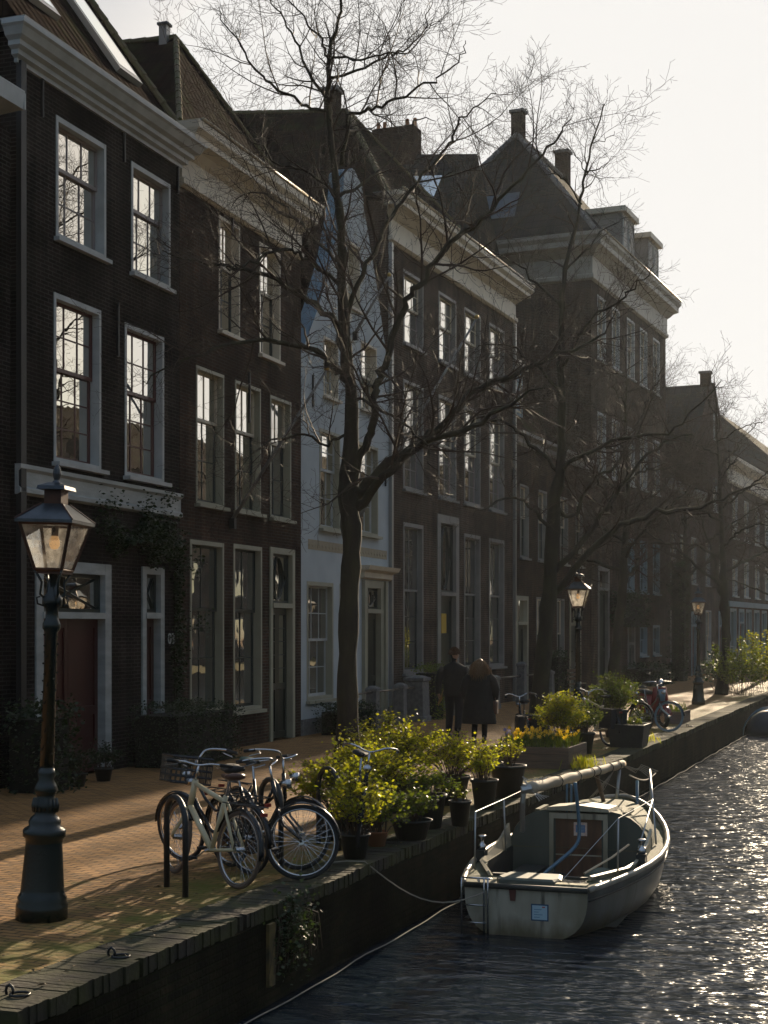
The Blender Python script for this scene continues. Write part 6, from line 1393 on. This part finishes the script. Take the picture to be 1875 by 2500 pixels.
g = MB(); g.tube([(hb(.92)-.06, .96, 1.12), (.30, .40, .53)], .004, 4); g.tube([(hb(.92)-.06, .96, 1.12), (.74, 3.7, 1.02)], .0035, 4); g.tube([(-hb(.92)+.04, 1.02, 1.12), (-.80, 2.3, 1.12), (-.66, 4.0, 1.2)], .0035, 4); g.build('guard_wire', M_alu, bt)
rr = random.Random(12); g = MB()
for k in range(5): g.tube([(.12, 5.1, 1.30), (.25+.02*k, 4.95, 1.30-.02*k), (.45, 4.65, 1.28+.02*k), (.58+.03*k, 4.45, 1.22+.02*k), (.60, 4.42, 1.30)], .0045, 4)
for k in range(5): g.tube([(.05, 4.9, 1.24), (-.05-.05*k, 4.7, 1.0-.03*k), (.0, 4.4, 1.1), (-.05, 4.2, 1.22)], .004, 4)
g.tube([(-.05, 4.0, 1.25), (.35, 4.55, .95), (.55, 4.7, .7)], .004, 4)
g.build('rigging_line', M_rope, bt)
for s_, y_ in ((1, 1.85), (-1, 1.6)):
    x_ = s_*(inner(y_)+.09); g = MB(); z_ = sheer(y_)+.04; g.lathe([(.05, 0), (.05, .05), (.028, .07), (.026, .12), (.05, .145), (.05, .16), (.03, .165)], 14, (x_, y_, z_+.08)); w_ = g.build('winch', M_steel, bt, True)
    g = MB(); g.box(x_-.05, x_+.05, y_-.08, y_+.08, z_-.06, z_+.075); g.build('winch_pad', M_dkcock, w_)
g = MB(); g.tube([(.40, 1.05, .50), (.60, 1.6, .60), (.73, 1.95, .70)], .013, 6); g.build('tiller', pmat('varnished_stick', (.45, .36, .24), rough=.4), bt)
g = MB(); g.tube([(.60, 4.42, 1.30), (.5, 5.2, 1.0), (.42, 5.5, .8)], .006, 4); g.build('bow_line', M_rope, bt)
for x_, y_ in ((-.80, 1.2), (-.98, 2.3)):
    g = MB(); g.lathe([(.0, -.24), (.045, -.22), (.062, -.15), (.062, .08), (.045, .15), (.0, .17)], 12, (x_-.10, y_, .30)); g.build('fender', pmat('grubby_fender', (.30, .30, .28), rough=.6, c2=(.12, .12, .09), nscale=9) if 'grubby_fender' not in MATS else MATS['grubby_fender'], bt, True)
g = MB(); P = []
for i in range(70):
    a = i*.55; r_ = .05+.0016*i; P.append((.42+r_*math.cos(a), .32+r_*math.sin(a)*.8, .505+.012*math.sin(i*.9)+.0002*i))
g.tube(P, .008, 5); g.build('rope_coil', M_rope, bt, True)
for x_, y_ in ((-.52, .12), (.70, .35), (.55, 4.4), (-.55, 4.4)):
    g = MB(); z_ = sheer(y_)-.01; g.tube([(x_, y_-.05, z_+.045), (x_, y_+.05, z_+.045)], .009, 6); g.tube([(x_, y_-.02, z_), (x_, y_-.02, z_+.04)], .007, 5); g.tube([(x_, y_+.02, z_), (x_, y_+.02, z_+.04)], .007, 5); g.build('cleat', M_steel, bt, True)
g = MB(); g.lathe([(.09, .035), (.115, .26), (.12, .27), (.105, .26), (.085, .05)], 14, (-.18, 2.3, 0)); g.build('bucket', M_pot, bt, True)
g = MB(); g.loft([[(.40+.16*math.cos(a*.785)*s_, 1.9+.3*math.sin(a*.785)*s_, z_) for a in range(8)] for s_, z_ in ((1, .30), (1.05, .34), (.8, .40), (.3, .42))]); g.build('folded_tarpaulin', pmat('faded_green_tarp', (.06, .09, .07), rough=.7, c2=(.10, .12, .09), nscale=7, bump=.6, bscale=9), bt, True)
# mooring ropes
mr_ = MB(); P = []
for i in range(13):
    t = i/12; P.append((-5.2+(1.05)*t+.0, 13.6+1.05*t, .02-.35*t-.55*math.sin(t*math.pi)*.5))
mr_.tube([(-5.5, 13.35, .03), (-5.35, 13.5, .03)]+P, .007, 5)
tag(mr_.build('stern_rope', M_rope), 'slack dark rope from the quay coping down to the stern of the boat', 'rope')
mr_ = MB(); A_ = Vector((-3.62, 19.05, .42)); B_ = Vector((-5.08, 29.5, -.55))
mr_.tube([A_.lerp(B_, i/20)+Vector((0, 0, -.10*math.sin(i/20*math.pi))) for i in range(21)], .011, 6)
tag(mr_.build('bow_rope', M_rope), 'pale twisted rope running forward from the bow of the boat along the quay', 'rope')
# far dinghy
dg = empty('covered_dinghy', (-4.40, 44.7, -.82), R(4), 'small dark blue covered dinghy moored by the quay at the right edge', 'boat')
M_navy = pmat('dark_blue_tarpaulin', (.012, .022, .036), rough=.5, c2=(.02, .034, .05), nscale=4)
g = MB(); g.loft([[(w_*math.cos(a*math.pi/8), y_, h_*math.sin(a*math.pi/8)+.0) for a in range(9)] for y_, w_, h_ in ((0, .45, .45), (.2, .62, .68), (1, .70, .72), (2, .68, .70), (3, .5, .62), (3.6, .1, .4))], capa=True, capb=True); g.build('cover', M_navy, dg, True)
for y_ in (.12, .75, 1.4):
    g = MB(); g.tube([(.74*math.cos(a*math.pi/12), y_, .78*math.sin(a*math.pi/12)) for a in range(13)], .02, 6); g.build('hoop', M_bluepipe, dg, True)

# ------------------------------------------------------------------ people
def skin(name, V, E_, m, parent, lv=2):
    me = bpy.data.meshes.new(name); me.from_pydata([v[:3] for v in V], E_, []); me.update(); o = bpy.data.objects.new(name, me); col.objects.link(o); me.materials.append(m)
    sm = o.modifiers.new('Skin', 'SKIN'); sm.use_smooth_shade = True
    for i, v in enumerate(V):
        r_ = v[3]; me.skin_vertices[0].data[i].radius = r_ if isinstance(r_, tuple) else (r_, r_)
        me.skin_vertices[0].data[i].use_root = (i == 0)
    s2 = o.modifiers.new('Sub', 'SUBSURF'); s2.levels = lv; s2.render_levels = lv
    o.parent = parent; return o
def body(parent, H, armL, armR, legL, legR, m, head_r=.085):
    """x = right, y = forward (away); joints given as offsets; one continuous surface"""
    k = H/1.8
    V = [(0, 0, .98*k, .13), (0, .01, 1.15*k, .125), (0, .01, 1.32*k, .15), (0, 0, 1.46*k, .09), (0, .02, 1.53*k, .055), (0, .03, 1.58*k, .06), (0, .035, 1.67*k, head_r), (0, .03, 1.74*k, head_r*.85)]
    E_ = [(0, 1), (1, 2), (2, 3), (3, 4), (4, 5), (5, 6), (6, 7)]
    for s, A_ in ((-1, armL), (1, armR)):
        b = len(V); V += [(s*.17*k, 0, 1.43*k, .06), (*A_[0], .045), (*A_[1], .032), (*A_[2], .026)]; E_ += [(3, b), (b, b+1), (b+1, b+2), (b+2, b+3)]
    for s, G_ in ((-1, legL), (1, legR)):
        b = len(V); V += [(s*.09*k, 0, .88*k, .095), (*G_[0], .062), (*G_[1], .042), (*G_[2], .035)]; E_ += [(0, b), (b, b+1), (b+1, b+2), (b+2, b+3)]
    return skin('body', V, E_, m, parent)
M_skin = pmat('skin', (.45, .26, .18), rough=.55)
M_coat = pmat('black_wool_coat', (.016, .015, .014), rough=.9, c2=(.024, .022, .02), nscale=8, bump=.5, bscale=18)
M_jean = pmat('black_trousers', (.014, .014, .016), rough=.85)
M_shoe = pmat('black_shoe_leather', (.02, .018, .016), rough=.4)
M_hair_d = pmat('dark_auburn_hair', (.10, .045, .02), rough=.5); M_hair_b = pmat('brown_blond_hair', (.22, .12, .05), rough=.5)
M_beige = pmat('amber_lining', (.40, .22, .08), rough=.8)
def hand(parent, p, dr, side, m):
    P = Vector(p); g = MB()
    V = [(P.x, P.y, P.z, .026), (P.x, P.y+.01, P.z-.045, .033), (P.x, P.y+.015, P.z-.085, .030)]; E_ = [(0, 1), (1, 2)]
    h = skin('hand', V, E_, m, parent, 1)
    for i, ln in enumerate((.060, .068, .064, .050)):
        y0 = P.y-.025+.017*i; q = [(P.x, y0, P.z-.085, .0085), (P.x-side*.004, y0+.004, P.z-.085-ln*.5, .0078), (P.x-side*.018, y0+.008, P.z-.085-ln, .0068)]
        skin('finger', q, [(0, 1), (1, 2)], m, h, 1)
    q = [(P.x, P.y+.028, P.z-.03, .010), (P.x-side*.012, P.y+.05, P.z-.06, .0095), (P.x-side*.02, P.y+.055, P.z-.09, .008)]
    skin('thumb', q, [(0, 1), (1, 2)], m, h, 1)
def shell(rows, n=28, wob=.0, seed=1, thick=.012):
    rr = random.Random(seed); ph = [rr.uniform(0, 6.28) for _ in range(4)]
    out = []
    for (cx, cy, rx, ry, z) in rows:
        out.append([(cx+rx*math.cos(a)*(1+wob*(math.sin(3*a+ph[0])+.6*math.sin(7*a+ph[1]+z*4))), cy+ry*math.sin(a)*(1+wob*(math.sin(4*a+ph[2])+.6*math.sin(6*a+ph[3]))), z) for a in (2*math.pi*i/n for i in range(n))])
    return out
def person_empty(x, y, head, label): return empty('person', (x, y, 0), head, label, 'person', 'couple walking along the street')
# man
mn = person_empty(-9.55, 30.35, R(6), 'person with short auburn hair in a black jacket walking away, left of the couple')
body(mn, 1.88, [(-.29, -.03, 1.22), (-.33, .02, .98), (-.335, .03, .93)], [(.30, .02, 1.22), (.31, .08, .98), (.31, .09, .93)], [(-.11, .12, .50), (-.12, .02, .10), (-.12, .04, .06)], [(.11, -.03, .50), (.12, -.22, .14), (.12, -.20, .08)], M_jean, .088)
g = MB(); g.loft(shell([(0, 0, .23, .16, .86), (0, 0, .235, .165, .92), (0, 0, .23, .16, 1.1), (0, .01, .245, .165, 1.28), (0, .01, .26, .16, 1.42), (0, .01, .24, .14, 1.50), (0, .02, .15, .11, 1.56), (0, .025, .085, .085, 1.60)], wob=.035), capa=True, capb=True); jk = g.build('jacket', M_coat, mn, True)
for s in (-1, 1):
    q = [Vector((s*.22, .01, 1.47)), Vector((s*.29, 0, 1.36)), Vector((s*.335, .0, 1.18)), Vector((s*.35, .04, 1.0)), Vector((s*.35, .05, .93))]
    g = MB(); g.tube(q, [.085, .088, .075, .066, .07], 14); g.build('sleeve', M_coat, mn, True)
    hand(mn, (s*.345, .06, .935), None, s, M_skin)
    # trouser legs
leg = [[(-.10, 0, .92), (-.115, .11, .52), (-.12, .03, .12)], [(.10, 0, .92), (.115, -.03, .52), (.12, -.21, .16)]]
g = MB()
for P_ in leg: pts, rd = smooth_pts([Vector(p) for p in P_], [.115, .085, .07]); g.tube(pts, rd, 14)
g.build('trousers', M_jean, mn, True)
for (x_, y_, z_, p_) in ((-.12, .06, .0, 0), (.12, -.19, .02, .45)):
    g = MB(); M_ = Matrix.Translation((x_, y_-.08, z_+.0)) @ Matrix.Rotation(-p_, 4, 'X')
    rows = [[tuple(M_ @ Vector((wx*sx_, yy, zz))) for (sx_, zz) in ((-1, 0.005), (1, .005), (1, hh*.6), (.5, hh), (-.5, hh), (-1, hh*.6))] for yy, wx, hh in ((-.06, .035, .06), (0, .042, .10), (.08, .042, .09), (.16, .048, .06), (.22, .03, .035))]
    g.loft(rows); g.build('shoe', M_shoe, mn, True)
def head_hair(parent, c, r, m, length, seed, n=420, w=1.0):
    rr = random.Random(seed); g = MB()
    for i in range(n):
        a = rr.uniform(0, 6.283); e = rr.uniform(-.15, 1.45); d = Vector((math.cos(a)*math.cos(e), math.sin(a)*math.cos(e), math.sin(e)))
        if d.y > .55 and d.z < .55: continue
        p = Vector(c)+Vector((d.x*r*.98, d.y*r*1.08, d.z*r*1.12)); pts = [p]; q = d.copy(); L_ = length*rr.uniform(.7, 1.15)
        for k in range(4):
            q = (q*(.42 if length > .15 else .7) + Vector((rr.gauss(0, .10)*w, rr.gauss(-.04, .08)*w, -.62 if length > .15 else .04))).normalized(); pts.append(pts[-1]+q*L_/4)
        g.tube(pts, [.007, .008, .007, .005, .0015], 3, cap=False)
    g.loft([[(c[0]+r*1.06*math.cos(t)*s_, c[1]-.012+r*1.12*math.sin(t)*s_, c[2]+z) for t in (2*math.pi*i/16 for i in range(16))] for s_, z in ((.92, -.03), (1.0, .01), (.9, .06), (.6, .095), (.1, .115))])
    return g.build('hair', m, parent, True)
def face(parent, c, r, m, yaw):
    g = MB(); d = Vector((math.sin(yaw), math.cos(yaw), 0)); s = Vector((d.y, -d.x, 0)); c = Vector(c)
    V = c+d*r; g.loft([[tuple(V+s*.011*q-Vector((0, 0, .0))+d*0) for q in (-1, 1)] + [tuple(V+d*.012+Vector((0, 0, .002)))], [tuple(V+s*.016*q-Vector((0, 0, .045))) for q in (-1, 1)] + [tuple(V+d*.028-Vector((0, 0, .042)))]]); g.build('nose', m, parent)
    for q in (-1, 1):
        g = MB(); e = c+s*q*(r*.98)+Vector((0, 0, -.01)); g.lathe([(.0, -.028), (.012, -.02), (.018, .0), (.016, .022), (.0, .03)], 8, tuple(e)); g.build('ear', m, parent, True)
        g = MB(); e = c+d*(r*.93)+s*q*.032+Vector((0, 0, .005)); g.lathe([(.0, -.010), (.009, -.006), (.012, 0), (.009, .006), (.0, .010)], 8, tuple(e)); g.build('eye', M_white, parent, True)
    g = MB(); e = c+d*(r*.96)-Vector((0, 0, .062)); g.tube([e-s*.024, e+d*.006, e+s*.024], .006, 5); g.build('mouth', pmat('lips', (.35, .12, .10), rough=.5) if 'lips' not in MATS else MATS['lips'], parent, True)
# head surfaces in skin tone, turned to the right
def headskin(parent, c, r, m):
    g = MB(); rows = []
    for s_, z in ((.35, -.125), (.62, -.105), (.82, -.07), (.96, -.02), (1.0, .03), (.92, .07), (.68, .105), (.2, .12)):
        rows.append([(c[0]+r*s_*math.cos(t)*.92, c[1]+r*s_*1.08*math.sin(t), c[2]+z) for t in (2*math.pi*i/16 for i in range(16))])
    g.loft(rows); h = g.build('head', m, parent, True)
    g = MB(); g.tube([(c[0], c[1]-.01, c[2]-.17), (c[0], c[1], c[2]-.08)], [.058, .052], 12); g.build('neck', m, h, True); return h
hd = headskin(mn, (.01, .04, 1.765), .088, M_skin); face(hd, (.01, .04, 1.765), .088, M_skin, .75)
head_hair(mn, (.005, .025, 1.785), .088, M_hair_d, .05, 3, 500)
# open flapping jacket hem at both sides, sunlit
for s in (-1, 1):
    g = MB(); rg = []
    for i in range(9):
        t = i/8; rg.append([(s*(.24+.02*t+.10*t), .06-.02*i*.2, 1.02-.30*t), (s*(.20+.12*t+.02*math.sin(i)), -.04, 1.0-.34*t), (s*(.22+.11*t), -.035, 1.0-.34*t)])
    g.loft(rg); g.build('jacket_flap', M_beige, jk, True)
# woman
wm = person_empty(-8.52, 28.8, R(8), 'person with long loose hair in a long dark coat walking away, right of the couple')
body(wm, 1.68, [(-.24, .03, 1.12), (-.27, .10, .92), (-.27, .11, .88)], [(.25, .02, 1.12), (.24, .12, .95), (.22, .13, .92)], [(-.09, -.03, .46), (-.09, -.16, .12), (-.09, -.15, .08)], [(.09, .10, .46), (.09, .06, .10), (.09, .08, .06)], M_jean, .082)
g = MB(); g.loft(shell([(.0, 0, .35, .25, .40), (.0, 0, .355, .26, .44), (0, 0, .32, .23, .72), (0, 0, .26, .18, 1.0), (0, 0, .25, .165, 1.12), (0, .01, .25, .165, 1.24), (0, .01, .235, .15, 1.34), (0, .02, .17, .12, 1.42), (0, .02, .09, .09, 1.46)], wob=.055, seed=5), capa=True, capb=True); ct = g.build('coat', M_coat, wm, True)
for s in (-1, 1):
    q = [Vector((s*.19, .01, 1.36)), Vector((s*.27, 0, 1.26)), Vector((s*.325, .0, 1.08)), Vector((s*.30, .08, .93)), Vector((s*.27, .12, .89))]
    g = MB(); g.tube(q, [.085, .092, .085, .075, .07], 14); g.build('sleeve', M_coat, wm, True)
    hand(wm, (s*.265, .13, .885), None, s, M_skin)
g = MB(); g.loft([[(.29, -.10, z), (.36+.01*math.sin(z*9), -.06, z), (.37, .10, z), (.30, .12, z)] for z in (.60, .64, .78, .86)]); g.build('shoulder_bag', M_leather, wm, True)
g = MB(); g.tube([(.33, 0, .85), (.28, .02, 1.2), (.14, .03, 1.45)], .010, 6); g.build('bag_strap', M_leather, wm)
g = MB()
for P_ in ([(-.09, 0, .80), (-.09, -.02, .45), (-.09, -.15, .14)], [(.09, 0, .80), (.09, .09, .45), (.09, .06, .12)]):
    pts, rd = smooth_pts([Vector(p) for p in P_], [.09, .065, .052]); g.tube(pts, rd, 12)
g.build('trousers', M_jean, wm, True)
for (x_, y_, z_, p_) in ((-.09, -.13, .02, .4), (.09, .08, 0, 0)):
    g = MB(); M_ = Matrix.Translation((x_, y_-.08, z_)) @ Matrix.Rotation(-p_, 4, 'X')
    rows = [[tuple(M_ @ Vector((wx*sx_, yy, zz))) for (sx_, zz) in ((-1, .005), (1, .005), (1, hh*.6), (.5, hh), (-.5, hh), (-1, hh*.6))] for yy, wx, hh in ((-.05, .034, .10), (0, .040, .16), (.07, .040, .10), (.14, .044, .055), (.19, .028, .03))]
    g.loft(rows); g.build('boot', M_shoe, wm, True)
hd = headskin(wm, (0, .035, 1.585), .082, M_skin); face(hd, (0, .035, 1.585), .082, M_skin, -.2)
head_hair(wm, (0, .02, 1.60), .084, M_hair_b, .34, 8, 900, 1.6)

# ------------------------------------------------------------------ haze
hz = MB(); hz.box(-75, 45, -8, 190, -1.9, 24.6)
hm = bpy.data.materials.new('thin_haze'); hm.use_nodes = True; nt = hm.node_tree; nt.nodes.clear()
ho = N(nt, 'ShaderNodeOutputMaterial'); hv = N(nt, 'ShaderNodeVolumePrincipled'); hv.inputs['Color'].default_value = (.84, .92, 1.0, 1); hv.inputs['Density'].default_value = .00013; hv.inputs['Anisotropy'].default_value = .55
nt.links.new(hv.outputs[0], ho.inputs['Volume'])
tag(hz.build('haze', hm), kind='stuff')
for o in bpy.data.objects:
    if o.type == 'EMPTY' and o.parent is None and 'label' not in o: print('UNLABELLED', o.name)
